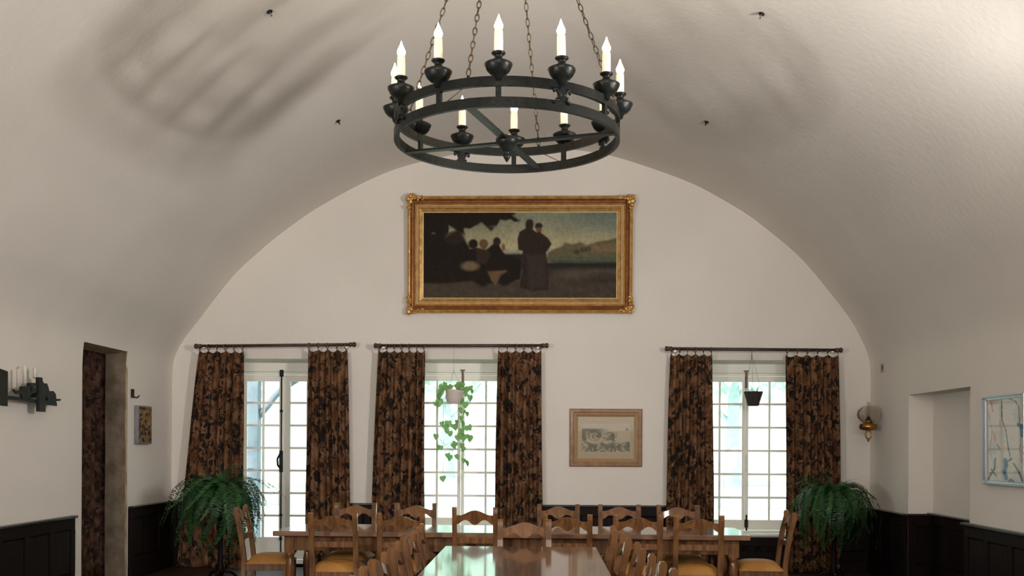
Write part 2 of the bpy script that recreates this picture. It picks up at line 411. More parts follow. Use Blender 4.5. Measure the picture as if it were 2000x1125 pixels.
# the left doorway is taller than the springing, so its wall strip runs a little higher there
DO = (9.966, 11.02); DZ = 2.50
m = MB()
ysb = [YR, DO[0], DO[1], WY]
for i in (0, 2): m.face([(LX, ysb[i], 0), (LX, ysb[i + 1], 0), (LX, ysb[i + 1], 2.245), (LX, ysb[i], 2.245)])
xo = LX - 0.225
def jag(z): return 0.018 * noise.noise((z * 3.1, 1.7, 0)) + 0.008 * noise.noise((z * 11, 4, 0))
zz = [DZ * i / 26 for i in range(27)]
for a, b in zip(zz[:-1], zz[1:]):     # rough far jamb with a worn arris
    ya, yb = DO[1] + jag(a), DO[1] + jag(b)
    m.face([(LX + .004, ya - .01, a), (LX + .004, yb - .01, b), (xo, yb + .01, b), (xo, ya + .01, a)], 1)
    m.face([(LX + .004, ya - .01, a), (LX + .004, yb - .01, b), (LX + .002, DO[1] + .045 - .3 * jag(b * 2), b), (LX + .002, DO[1] + .045 - .3 * jag(a * 2), a)], 2)
m.face([(LX, DO[0], 0), (LX, DO[0], DZ), (xo, DO[0], DZ), (xo, DO[0], 0)], 1)
m.face([(LX + .018, DO[0], DZ), (LX + .018, DO[1] + .01, DZ), (xo, DO[1] + .03, DZ - .03), (xo, DO[0] - .02, DZ - .03)], 2)
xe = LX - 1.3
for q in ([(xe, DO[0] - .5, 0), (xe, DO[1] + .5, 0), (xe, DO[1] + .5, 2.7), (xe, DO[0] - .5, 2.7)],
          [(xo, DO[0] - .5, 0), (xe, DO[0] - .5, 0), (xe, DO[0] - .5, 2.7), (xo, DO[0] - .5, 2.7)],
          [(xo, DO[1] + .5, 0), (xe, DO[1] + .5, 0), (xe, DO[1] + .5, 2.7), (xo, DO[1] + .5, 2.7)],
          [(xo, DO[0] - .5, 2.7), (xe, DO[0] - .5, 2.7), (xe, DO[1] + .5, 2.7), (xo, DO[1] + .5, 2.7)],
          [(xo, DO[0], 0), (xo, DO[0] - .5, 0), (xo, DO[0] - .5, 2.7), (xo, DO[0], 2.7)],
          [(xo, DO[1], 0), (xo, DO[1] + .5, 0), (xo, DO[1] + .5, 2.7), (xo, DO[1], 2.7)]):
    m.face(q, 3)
m.face([(LX - 1.4, YR, 0), (LX - 1.4, WY, 0), (LX - 1.4, WY, 5.6), (LX - 1.4, YR, 5.6)])
EDGE = mat('worn_arris', (0.36, 0.24, 0.13), 0.9, col2=(0.55, 0.42, 0.28), scale=9)
tag(m.build('wall_left', [PLASTER, STONE, EDGE, GAP]), 'plastered wall with the tall stone-lined doorway and iron sconce', 'wall', kind='structure')
side_wall('wall_right', RX, 1, (9.555, 11.135), 2.065, 0.26, 'plastered wall with the shallow square recess', backm=True)
tag(MB().box(LX - 1.4, RX + 1.4, YR - 0.1, YR, 0, 5.6).build('wall_rear', PLASTER), 'plain plastered wall behind the viewpoint', 'wall', kind='structure')
tag(MB().box(LX - 1.4, RX + 1.4, YR, FY + 0.1, -0.1, 0).build('floor', FLOORM), 'dark polished wooden floor of the hall', 'floor', kind='structure')

# ------------------------------------------------------------------ wainscot
CAPZ = 0.795
def wainscot(name, p0, p1, nrm, h, label, cap=True, ends=0.0, step=0.46):
    """run of panelling from p0 to p1 (x,y), nrm = unit normal into the room"""
    p0 = Vector((*p0, 0)); p1 = Vector((*p1, 0)); L = (p1 - p0).length; u = (p1 - p0).normalized(); nn = Vector((*nrm, 0))
    M = Matrix(((u.x, nn.x, 0, p0.x), (u.y, nn.y, 0, p0.y), (0, 0, 1, 0), (0, 0, 0, 1)))
    base = MB().box(0, L, 0.001, 0.012, 0, h - .02, M=M).build(name, DARKWOOD)
    tag(base, label, 'panelling', kind='structure')
    MB().box(0, L, 0.0, 0.042, 0, 0.14, .004, M=M).build('skirting_board', DARKWOOD, base)
    MB().box(0, L, 0.008, 0.034, h - .13, h - .025, .003, M=M).build('top_rail', DARKWOOD, base)
    MB().box(0, L, 0.008, 0.034, .14, .24, .003, M=M).build('bottom_rail', DARKWOOD, base)
    n = max(1, round(L / step)); d = L / n
    for i in range(n + 1):
        x = min(max(i * d, 0.04), L - 0.04)
        MB().box(x - .04, x + .04, 0.008, 0.036, .24, h - .13, .003, M=M).build('stile', DARKWOOD, base)
    for i in range(n):
        a, b = i * d + .05, (i + 1) * d - .05
        if b - a > .05: MB().box(a, b, 0.010, 0.026, .25, h - .14, .012, M=M).build('panel', DARKWOOD, base)
    if cap:
        MB().box(-ends, L + ends, 0.0, 0.065, h - .025, h, .006, M=M).build('cap_rail', CAPWOOD, base)
    return base
wainscot('trim_1', (LX, YR + .05), (LX, 9.76), (1, 0), .805, 'dark panelled wainscot below the iron sconce')
wainscot('trim_2', (LX, 11.10), (LX, WY), (1, 0), .81, 'dark panelled wainscot between stone doorway and the corner')
wainscot('trim_3', (LX, WY), (-3.82, WY), (0, -1), .80, 'dark wainscot in the corner behind the large fern and curtain')
wainscot('trim_4', (-2.60, WY), (-1.63, WY), (0, -1), .79, 'dark wainscot between glazed door and middle window', step=.5)
wainscot('trim_5', (-1.63, WY), (-.38, WY), (0, -1), .43, 'low dark wainscot under the middle window', cap=False)
wainscot('trim_6', (-.38, WY), (1.90, WY), (0, -1), .785, 'dark wainscot below the small engraving')
wainscot('trim_7', (1.90, WY), (3.14, WY), (0, -1), .43, 'low dark wainscot under the window with the dark basket', cap=False, step=.16)
wainscot('trim_8', (3.14, WY), (RX, WY), (0, -1), .78, 'dark wainscot behind the fern beside the oil lamp')
wainscot('trim_9', (RX, WY), (RX, 11.135), (-1, 0), .785, 'dark wainscot below the brass oil lamp')
wainscot('trim_10', (RX, 11.135), (RX + .26, 11.135), (0, -1), .79, 'dark wainscot on the jamb of the square recess', ends=.03)
wainscot('trim_11', (RX + .26, 11.135), (RX + .26, 9.555), (-1, 0), .80, 'dark wainscot at the back of the square recess')
wainscot('trim_12', (RX, 9.60), (RX, YR + .05), (-1, 0), .81, 'dark panelled wainscot below the blue abstract painting', ends=.02)

# ------------------------------------------------------------------ windows
def glazed(name, x0, x1, zb, cols_l, cols_r, rows, label, cat, knob):
    """cols: x limits of panes in each leaf; rows: z limits"""
    fr = MB()
    fr.box(x0 - .01, x0 + .035, FY - .03, FY + .05, zb, FHEAD + .01).box(x1 - .035, x1 + .01, FY - .03, FY + .05, zb, FHEAD + .01)
    fr.box(x0 - .01, x1 + .01, FY - .03, FY + .05, FHEAD - .028, FHEAD + .004)
    fr.box(x0 - .01, x1 + .01, FY - .026, FY + .05, FHEAD + .008, SOFF + .03)
    fr.box(x0 - .01, x1 + .01, FY - .05, FY + .07, zb - .02, zb + .025)
    root = tag(fr.build(name, WHITEWOOD), label, cat, kind='structure')
    c = (cols_l[-1][1] + cols_r[0][0]) / 2
    for leaf, (a, b) in ((cols_l, (x0 + .037, c - .003)), (cols_r, (c + .003, x1 - .037))):
        s = MB(); zt = FHEAD - .032
        rt, rb = rows[0][1], rows[-1][0]
        s.box(a, leaf[0][0], FY - .02, FY + .02, zb + .03, zt, .003); s.box(leaf[-1][1], b, FY - .02, FY + .02, zb + .03, zt, .003)
        s.box(leaf[0][0], leaf[-1][1], FY - .02, FY + .02, rt, zt, .003); s.box(leaf[0][0], leaf[-1][1], FY - .02, FY + .02, zb + .03, rb, .003)
        for p, q in zip(leaf[:-1], leaf[1:]): s.box(p[1], q[0], FY - .014, FY + .014, rb, rt)
        for p, q in zip(rows[:-1], rows[1:]): s.box(leaf[0][0], leaf[-1][1], FY - .012, FY + .012, q[1], p[0])
        sash = s.build('sash', WHITEWOOD, root)
        for xa, xb in leaf:
            for za, zb_ in rows:
                MB().box(xa - .004, xb + .004, FY - .002, FY + .002, za - .004, zb_ + .004).build('pane', PANE, sash)
    return root, c
R7 = [(2.287 - .2825 * i - .255, 2.287 - .2825 * i) for i in range(7)]
R6 = [(2.300 - .2885 * i - .262, 2.300 - .2885 * i) for i in range(6)]
d1, c1 = glazed('door_1', -3.78, -2.64, .03, [(-3.694, -3.503), (-3.475, -3.288)], [(-3.148, -2.944), (-2.914, -2.712)], R7,
                'white glazed door with dark bolt rod between the first curtains', 'door', 0)
w2, c2 = glazed('window_2', -1.60, -.41, .44, [(-1.55, -1.318), (-1.292, -1.050)], [(-.964, -.708), (-.684, -.455)], R6,
                'white many-paned window behind the trailing ivy', 'window', 0)
w3, c3 = glazed('window_3', 1.93, 3.11, .44, [(1.975, 2.188), (2.212, 2.476)], [(2.553, 2.800), (2.824, 3.06)], R6,
                'white many-paned window behind the small dark basket', 'window', 0)
MB().box(-1.66, -.36, WY - .03, FY - .05, .425, .45, .004).build('window_sill', WHITEWOOD, w2)
MB().box(1.88, 3.16, WY - .03, FY - .05, .425, .45, .004).build('window_sill', WHITEWOOD, w3)
# door bolt rod (espagnolette) and latches
cx = -3.255
m = MB().tube([(cx, FY - .035, .06), (cx, FY - .035, 2.42)], .0085, 8)
m.box(cx - .02, cx + .025, FY - .06, FY - .02, 2.345, 2.43, .005).box(cx - .014, cx + .014, FY - .055, FY - .02, .3, .34)
for z in (.6, 1.9): m.box(cx - .015, cx + .015, FY - .05, FY - .02, z, z + .03)
tag(m.build('bolt_rod', BLACKP, d1), 'dark iron bolt rod')
m = MB().tube([(cx - .01, FY - .05, 1.38), (cx - .035, FY - .085, 1.32), (cx - .03, FY - .085, 1.24), (cx - .01, FY - .05, 1.20)], .013, 8)
m.box(cx - .02, cx + .02, FY - .05, FY - .02, 1.15, 1.42, .004)
m.build('handle', BLACKP, d1)
LATCHM = mat('latch_bronze', (0.12, 0.07, 0.05), 0.45, metal=0.5)
for root, cx, full in ((w2, c2 + .02, 0), (w3, c3 + .005, 1)):
    m = MB().box(cx - .013, cx + .013, FY - .045, FY - .02, 2.22, 2.43, .004).box(cx - .03, cx + .03, FY - .045, FY - .02, 2.425, 2.44)
    m.build('top_latch', LATCHM, root)
    m = MB().box(cx - .009, cx + .009, FY - .045, FY - .02, 1.26, 1.40, .004).tube([(cx, FY - .05, 1.30), (cx, FY - .08, 1.27), (cx, FY - .08, 1.20)], .008)
    m.build('handle', WHITEWOOD, root)
    if full:
        m = MB().box(cx - .012, cx + .028, FY - .055, FY - .02, .50, .60, .006).tube([(cx + .01, FY - .04, .44), (cx + .01, FY - .04, .66)], .01)
        tag(m.build('bottom_latch', BLACKP, root), 'black iron latch')

# ------------------------------------------------------------------ outside
def slab(name, x0, x1, y0, y1, z0, z1, m, label, cat):
    return tag(MB().box(x0, x1, y0, y1, z0, z1).build(name, m), label, cat, kind='structure')
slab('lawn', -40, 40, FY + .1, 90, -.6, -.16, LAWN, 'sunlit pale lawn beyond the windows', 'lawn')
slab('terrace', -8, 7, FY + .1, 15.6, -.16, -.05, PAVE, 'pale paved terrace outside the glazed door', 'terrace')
slab('grey_strip', -40, 40, 27.5, 33, -.16, -.13, STRIPM, 'grey strip crossing the lawn', 'ground_strip')  # thin blue-grey band across the lawn
por = thing('porch', 'dark timber porch frame outside the glazed door', 'porch', (0, 15.2, -.05))
for x in (-4.30, -5.6):
    MB().box(x - .085, x + .085, -.085, .085, 0, 2.62, .01).build('post', POSTM, por)
MB().box(-6.2, -2.2, -.08, .08, 2.50, 2.66, .01).build('beam', POSTM, por)
MB().tube([(-4.25, 0, 1.95), (-4.10, 0, 2.12), (-3.98, 0, 2.28), (-3.85, 0, 2.40), (-3.66, 0, 2.52)], .05, 6).build('brace', POSTM, por)

def tree_parts(seed, h, r):
    rnd = random.Random(seed); m = MB()
    m.tube([(0, 0, -.2), (.05 * h * .2, 0, h * .3), (0.1, .05, h * .62)], [.045 * h, .032 * h, .018 * h], 8)
    for k in range(5):
        a = rnd.uniform(0, 6.28); z0 = h * rnd.uniform(.28, .5)
        m.tube([(0.03, 0, z0), (math.cos(a) * r * .3, math.sin(a) * r * .3, z0 + h * .12), (math.cos(a) * r * .6, math.sin(a) * r * .6, z0 + h * .28)], [.014 * h, .010 * h, .004 * h], 6)
    tr = m.mesh('trunk', BARK)
    bm = bmesh.new()
    for k in range(520):                       # leaf sprays
        a, b = rnd.uniform(0, 6.28), math.acos(rnd.uniform(-.8, 1)); q = rnd.uniform(.45, 1)
        c = Vector((math.cos(a) * math.sin(b) * r * q, math.sin(a) * math.sin(b) * r * q, h * .66 + math.cos(b) * h * .34 * q))
        s = r * rnd.uniform(.07, .16); R = Euler((rnd.uniform(-1, 1), rnd.uniform(-1, 1), rnd.uniform(0, 6.28))).to_matrix()
        vs = [bm.verts.new(c + R @ Vector((s * math.cos(t), s * .7 * math.sin(t), s * .25 * math.cos(2 * t)))) for t in (0, 1.05, 2.1, 3.14, 4.2, 5.24)]
        bm.faces.new(vs)
    cme = bpy.data.meshes.new('crown'); bm.to_mesh(cme); bm.free(); cme.materials.append(FOLI)
    return tr, cme
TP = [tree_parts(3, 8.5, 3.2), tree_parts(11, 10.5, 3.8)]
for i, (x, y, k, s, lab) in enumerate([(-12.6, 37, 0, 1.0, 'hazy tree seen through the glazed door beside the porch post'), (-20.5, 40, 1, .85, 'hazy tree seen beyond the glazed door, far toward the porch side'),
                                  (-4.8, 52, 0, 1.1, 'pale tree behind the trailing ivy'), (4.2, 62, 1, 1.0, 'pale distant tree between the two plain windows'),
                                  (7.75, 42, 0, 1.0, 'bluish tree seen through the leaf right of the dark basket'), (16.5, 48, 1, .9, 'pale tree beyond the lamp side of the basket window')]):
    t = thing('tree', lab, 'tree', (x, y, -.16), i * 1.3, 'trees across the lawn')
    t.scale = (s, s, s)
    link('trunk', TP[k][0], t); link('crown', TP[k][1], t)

# ------------------------------------------------------------------ curtains and rods
def curtain_mesh(xt0, xt1, xb0, xb1, zt, zb, folds, y, seed, amp=.035, rings=6, phase=0):
    rnd = random.Random(seed)
    N, K = folds * 12, 40
    fr = [rnd.uniform(.75, 1.25) for _ in range(folds)]; tot = sum(fr); bounds = [0]
    for f_ in fr: bounds.append(bounds[-1] + f_ / tot)
    am = [rnd.uniform(.55, 1.25) for _ in range(folds)]
    bm = bmesh.new(); uvl = bm.loops.layers.uv.new('UVMap'); grid = []
    us = []; s = 0; prev = None
    for i in range(N + 1):
        t = i / N
        f_ = min(int(np.searchsorted(bounds, t, side='right')) - 1, folds - 1)
        ph = (t - bounds[f_]) / (bounds[f_ + 1] - bounds[f_])
        d = math.sin(2 * PI * ph) * amp * am[f_]
        if prev is not None: s += math.hypot((t - prev[0]) * (xb1 - xb0), d - prev[1]) * 1.15
        us.append((t, d, s)); prev = (t, d)
    for k in range(K + 1):
        v = k / K; row = []
        z = zt + (zb - zt) * v
        for (t, d, s) in us:
            e = v ** .8
            x = (xt0 + (xt1 - xt0) * t) * (1 - e) + (xb0 + (xb1 - xb0) * t) * e
            x += .012 * math.sin(7 * t + 4 * v + seed) * v
            g = .55 + .45 * min(1, v * 4)
            zz_ = z - (.03 * abs(math.sin(PI * t * (rings - 1))) * (1 - min(1, v * 14)))
            row.append((bm.verts.new((x, y + d * g * (1 + .25 * math.sin(3 * v + s * 5)), zz_)), s, (zt - z)))
        grid.append(row)
    for a, b in zip(grid[:-1], grid[1:]):
        for i in range(N):
            q = (a[i], a[i + 1], b[i + 1], b[i]); f = bm.faces.new([p[0] for p in q]); f.smooth = True
            for lp, p in zip(f.loops, q): lp[uvl].uv = (p[1] + seed * 3.3, p[2] + seed * 1.7)
    me = bpy.data.meshes.new('cloth'); bm.to_mesh(me); bm.free(); return me
CY, RY = WY - .13, WY - .15
def rod(x0, x1, z0, z1, brx, label):
    zc = (z0 + z1) / 2; t = thing('curtain_rod', label, 'curtain rod', ((x0 + x1) / 2, RY, zc), 0, 'iron curtain rods')
    h = (x1 - x0) / 2; dz = (z1 - z0) / 2
    MB().tube([(-h, 0, -dz), (h, 0, dz)], .019, 10).build('rod', RODM, t)
    for sg in (-1, 1):
        m = MB(); R = Matrix.Translation((sg * h, 0, sg * dz)) @ Matrix.Rotation(sg * PI / 2, 4, 'Y')
        m.lathe([(.012, -.06), (.027, -.05), (.027, -.028), (.021, -.02), (.03, .0), (.031, .02), (.02, .03)], 12, R)
        m.build('finial', RODM, t)
        m = MB().box(sg * (h - brx) - .016, sg * (h - brx) + .016, -.012, .149, -.035, -.012).box(sg * (h - brx) - .022, sg * (h - brx) + .022, .135, .15, -.075, .03)
        tag(m.build('bracket', WHITEWOOD, t), 'white bracket')
rod(-4.175, -2.27, 2.681, 2.705, .09, 'dark iron rod over the glazed door')
rod(-1.995, .045, 2.693, 2.698, .09, 'dark iron rod over the middle window with ivy')
rod(1.495, 3.535, 2.665, 2.652, .09, 'dark iron rod over the window with the dark basket')
RG = MB().tube([(0, .031 * math.cos(2 * PI * i / 16), .031 * math.sin(2 * PI * i / 16)) for i in range(16)], .0055, 6, closed=True)
RG.box(-.004, .004, -.004, .004, -.058, -.03); RGM = RG.mesh('curtain_ring', BRASSRING)
def curtain(xt, xb, zrod, folds, seed, label, rings):
    o = thing('curtain', label, 'curtain', ((xt[0] + xt[1]) / 2, CY, 0), 0, 'floral curtains on the end wall')
    cx = o.location.x
    me = curtain_mesh(xt[0] - cx, xt[1] - cx, xb[0] - cx, xb[1] - cx, zrod - .055, .006, folds, 0, seed, rings=rings)
    me.materials.append(CURTAIN); c = link('cloth', me, o)
    md = c.modifiers.new('s', 'SOLIDIFY'); md.thickness = .004; md.offset = 0
    for i in range(rings):
        r = link('curtain_ring', RGM, o, (xt[0] - cx + .012 + (xt[1] - xt[0] - .024) * i / (rings - 1), RY - CY, zrod - .012)); r.rotation_euler = (0, 0, random.uniform(-.5, .5))
curtain((-4.15, -3.607), (-4.40, -3.60), 2.685, 7, 1, 'brown floral curtain behind the large leftmost fern', 6)
curtain((-2.822, -2.35), (-2.845, -2.285), 2.702, 6, 2, 'brown floral curtain on the right of the glazed door', 5)
curtain((-1.972, -1.409), (-2.06, -1.41), 2.694, 7, 3, 'brown floral curtain left of the trailing ivy', 7)
curtain((-.528, -.012), (-.57, .01), 2.697, 6, 4, 'brown floral curtain right of the trailing ivy', 6)
curtain((1.535, 2.027), (1.47, 2.06), 2.663, 6, 5, 'brown floral curtain left of the dark hanging basket', 6)
curtain((2.901, 3.523), (2.915, 3.57), 2.654, 7, 6, 'brown floral curtain right of the dark basket, above the fern', 6)
# portiere in the left doorway
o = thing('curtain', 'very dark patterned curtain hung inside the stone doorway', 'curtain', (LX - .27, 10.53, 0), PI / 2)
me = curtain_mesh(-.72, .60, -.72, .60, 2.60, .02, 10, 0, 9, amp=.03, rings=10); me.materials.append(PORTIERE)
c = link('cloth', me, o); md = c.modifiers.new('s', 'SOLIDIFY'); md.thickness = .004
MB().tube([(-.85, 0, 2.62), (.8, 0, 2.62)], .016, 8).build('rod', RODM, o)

# ------------------------------------------------------------------ painted canvases
def canvas(name, wdt, hgt, nx, nz_, fn, m, parent, y=0.0):
    """flat picture in the local XZ plane facing -Y, coloured per vertex by fn(u,v) with v downwards"""
    u = np.linspace(0, 1, nx); v = np.linspace(0, 1, nz_)
    U, V = np.meshgrid(u, v); C = fn(U, V)
    verts = np.stack([(U - .5) * wdt, np.full(U.shape, y), (.5 - V) * hgt], -1).reshape(-1, 3)
    idx = np.arange(nx * nz_).reshape(nz_, nx)
    F = np.stack([idx[:-1, :-1], idx[1:, :-1], idx[1:, 1:], idx[:-1, 1:]], -1).reshape(-1, 4)
    me = bpy.data.meshes.new(name); me.from_pydata(verts.tolist(), [], F.tolist())
    at = me.attributes.new('paint', 'FLOAT_COLOR', 'POINT')
    at.data.foreach_set('color', np.concatenate([C.reshape(-1, 3), np.ones((nx * nz_, 1))], 1).ravel().astype(np.float32))
    me.materials.append(m); return link(name, me, parent)
def lin(r, g, b): return np.array([(c / 255) ** 2.2 for c in (r, g, b)])
def vnoise(U, V, f, seed=0, stretch=1.0):
    r = np.random.RandomState(seed); n = 64; G = r.rand(n, n)
    x = (U * f) % (n - 1); y = (V * f * stretch) % (n - 1); i = x.astype(int); j = y.astype(int); a = x - i; b = y - j
    a = a * a * (3 - 2 * a); b = b * b * (3 - 2 * b)
    return (G[j, i] * (1 - a) + G[j, i + 1] * a) * (1 - b) + (G[j + 1, i] * (1 - a) + G[j + 1, i + 1] * a) * b
def sm(x, a, b): t = np.clip((x - a) / (b - a), 0, 1); return t * t * (3 - 2 * t)
def poly_mask(U, V, pts, soft=.006):
    inside = np.zeros(U.shape, bool); dist = np.full(U.shape, 9.)
    n = len(pts)
    for k in range(n):
        (x0, y0), (x1, y1) = pts[k], pts[(k + 1) % n]
        c = ((y0 > V) != (y1 > V)) & (U < (x1 - x0) * (V - y0) / ((y1 - y0) or 1e-9) + x0); inside ^= c
        dx, dy = (x1 - x0) * 2.23, y1 - y0; t = np.clip((((U - x0) * 2.23) * dx + (V - y0) * dy) / (dx * dx + dy * dy + 1e-12), 0, 1)
        dist = np.minimum(dist, np.hypot((U - x0) * 2.23 - t * dx, V - y0 - t * dy))
    return sm(np.where(inside, dist, -dist), -soft, soft)
def ell(U, V, x, y, rx, ry, soft=.25): return sm(1 - np.hypot((U - x) / rx, (V - y) / ry), -soft / 2, soft)
def mixc(C, m, col): return C * (1 - m[..., None]) + col * m[..., None]
def P2(pts): return [((x - 200) / 1605, (y - 205) / 720) for x, y in pts]
def paint_scene(U, V):
    n1 = vnoise(U, V, 14, 1, .5); n2 = vnoise(U, V, 40, 2, .5); n3 = vnoise(U, V, 7, 3, .6)
    t = sm(V, 0, .42)[..., None]
    C = lin(108, 112, 96) * (1 - t) + lin(150, 142, 112) * t
    C = mixc(C, sm(U, .6, .95) * (1 - sm(V, .1, .36)) * .6, lin(92, 106, 100)); C = C * (.88 + .24 * n3[..., None])
    C = mixc(C, sm(V, .41, .46) * (1 - sm(V, .47, .52)) * .6, lin(112, 122, 116))
    C = mixc(C, poly_mask(U, V, P2([(1210, 620), (1240, 540), (1300, 508), (1350, 490), (1380, 455), (1430, 475), (1500, 455), (1560, 480), (1650, 450), (1720, 440), (1830, 415), (1830, 640)]), .02), lin(88, 82, 62))
    C = mixc(C, poly_mask(U, V, P2([(1480, 500), (1600, 480), (1830, 470), (1830, 530), (1560, 540)]), .03) * .7, lin(112, 94, 70))
    for x, y in ((1475, 540), (1530, 520), (1570, 515)): C = mixc(C, ell(U, V, (x - 200) / 1605, (y - 205) / 720, .018, .035) * .7, lin(52, 54, 48))
    C = mixc(C, sm(V, .50, .53) * sm(U, .62, .68) * (1 - sm(V, .56, .60)), lin(74, 82, 66))
    gm = sm(V + .02 * (n1 - .5), .55, .60)
    C = mixc(C, np.maximum(gm, sm(V, .46, .5) * (1 - sm(U, .5, .66))), lin(38, 38, 34))
    f = sm(V, .62, .72); C = mixc(C, f, lin(66, 58, 50)); C = C * (1 - .25 * f[..., None] * (n2[..., None] - .2))
    C = mixc(C, sm(V, .62, .70) * sm(U, .66, .8) * (1 - sm(V, .74, .8)) * .5, lin(84, 76, 66))
    C = mixc(C, ell(U, V, .93, .76, .12, .07, .6) * .6, lin(38, 40, 36))
    D = lin(33, 27, 23); D2 = lin(44, 36, 32)
    # trees on the left with ragged canopy
    wob = .05 * (n1 - .5) + .04 * (n2 - .5)
    can = poly_mask(U + wob * .5, V + wob, P2([(150, 150), (960, 150), (940, 230), (985, 258), (900, 290), (850, 280), (830, 330), (740, 345), (700, 310), (640, 320), (610, 365), (540, 345), (560, 410), (420, 330), (380, 400), (340, 350), (290, 380), (150, 400)]), .02)
    C = mixc(C, can, D)
    C = mixc(C, poly_mask(U + wob * .3, V, P2([(150, 380), (290, 380), (300, 300), (350, 300), (390, 410), (430, 380), (500, 350), (560, 440), (620, 560), (700, 620), (760, 760), (400, 800), (150, 800)]), .02), D)
    C = mixc(C, ell(U, V, .16, .30, .055, .085) * .8, lin(46, 36, 30))
    # seated figures
    for x, y, rx, ry, col in ((615, 470, .027, .060, D), (702, 470, .025, .060, lin(86, 66, 46)), (812, 452, .022, .058, D2)):
        C = mixc(C, ell(U, V, (x - 200) / 1605, (y - 205) / 720, rx, ry, .3), col)
    C = mixc(C, poly_mask(U, V, P2([(560, 520), (640, 500), (720, 520), (780, 470), (830, 480), (880, 560), (930, 570), (1010, 600), (1010, 760), (900, 800), (640, 800), (520, 700)]), .012), D)
    C = mixc(C, poly_mask(U, V, P2([(640, 510), (720, 495), (760, 560), (720, 640), (650, 620)]), .02) * .6, lin(58, 46, 38))
    C = mixc(C, poly_mask(U, V, P2([(850, 490), (865, 465), (882, 480), (880, 520), (860, 530)]), .01) * .9, lin(92, 62, 46))
    C = mixc(C, ell(U, V, (590 - 200) / 1605, (655 - 205) / 720, .05, .06, .5) * .85, lin(106, 92, 70))
    C = mixc(C, poly_mask(U, V, P2([(735, 700), (900, 690), (850, 740), (805, 815), (770, 780)]), .015) * .85, lin(98, 78, 58))
    C = mixc(C, ell(U, V, (700 - 200) / 1605, (770 - 205) / 720, .035, .09, .4), D); C = mixc(C, ell(U, V, (880 - 200) / 1605, (770 - 205) / 720, .035, .08, .4), D)
    # standing pair in long coats
    C = mixc(C, poly_mask(U, V, P2([(1048, 300), (1060, 270), (1085, 262), (1110, 275), (1117, 310), (1110, 350), (1150, 380), (1130, 560), (1120, 700), (1100, 860), (1000, 830), (1030, 690), (1025, 530), (990, 520), (982, 430), (1000, 370), (1050, 340)]), .01), D2)
    C = mixc(C, poly_mask(U, V, P2([(1125, 320), (1140, 298), (1175, 295), (1195, 320), (1180, 345), (1180, 380), (1235, 420), (1268, 470), (1245, 510), (1222, 540), (1240, 700), (1245, 850), (1110, 865), (1100, 600), (1110, 420), (1145, 370)]), .01), D2)
    C = mixc(C, poly_mask(U, V, P2([(1140, 335), (1178, 332), (1180, 360), (1160, 378), (1140, 365)]), .01), lin(92, 62, 46))
    C = mixc(C, poly_mask(U, V, P2([(1060, 560), (1210, 560), (1230, 830), (1080, 840)]), .03) * .5, lin(60, 53, 50))
    br = vnoise(U, V, 90, 31, .35)
    return C * (1.28 + .35 * (br[..., None] - .5)) + .003
def print_scene(U, V):
    n1 = vnoise(U, V, 12, 5, .8); n2 = vnoise(U, V, 30, 6, .8)
    C = np.broadcast_to(lin(168, 152, 126), U.shape + (3,)).copy()
    ins = poly_mask(U, V, [(.07, .16), (.93, .16), (.93, .86), (.07, .86)], .01)
    C = mixc(C, ins, lin(174, 160, 134))
    G = lin(98, 96, 80)
    hill = sm(V, .26, .30) * (1 - sm(V, .33 + .1 * (n1 - .5), .40)) * (1 - sm(U, .3, .62)) * ins
    C = mixc(C, hill * .95, lin(70, 68, 60))
    mid = sm(V, .34, .38) * (1 - sm(V, .56 + .1 * (n1 - .5), .60)) * (1 - sm(U, .66, .72)) * ins * sm(n2, .1, .8)
    C = mixc(C, mid * .8, G)
    for x, y, rx, ry in ((.62, .47, .05, .11), (.10, .46, .06, .14), (.38, .45, .05, .08), (.88, .30, .03, .04)): C = mixc(C, ell(U, V, x, y, rx, ry, .5) * ins * .8, lin(90, 92, 78))
    low = sm(V + .10 * (n1 - .5), .60, .66) * (1 - sm(V, .82, .86)) * ins * sm(n2, .0, .8)
    C = mixc(C, low * .85, lin(88, 88, 72))
    for x, y in ((.30, .72), (.22, .70), (.62, .68), (.76, .74), (.92, .68), (.44, .68)): C = mixc(C, ell(U, V, x, y, .05, .09, .6) * ins * .6, lin(82, 84, 68))
    return C
def small_abstract(U, V):
    n1 = vnoise(U, V, 6, 8, 1.6); n2 = vnoise(U, V, 11, 9, 1.6)
    C = mixc(np.broadcast_to(lin(122, 92, 55), U.shape + (3,)).copy(), sm(n1, .42, .56), lin(44, 32, 24))
    return mixc(C, sm(n2, .62, .72), lin(150, 120, 80))
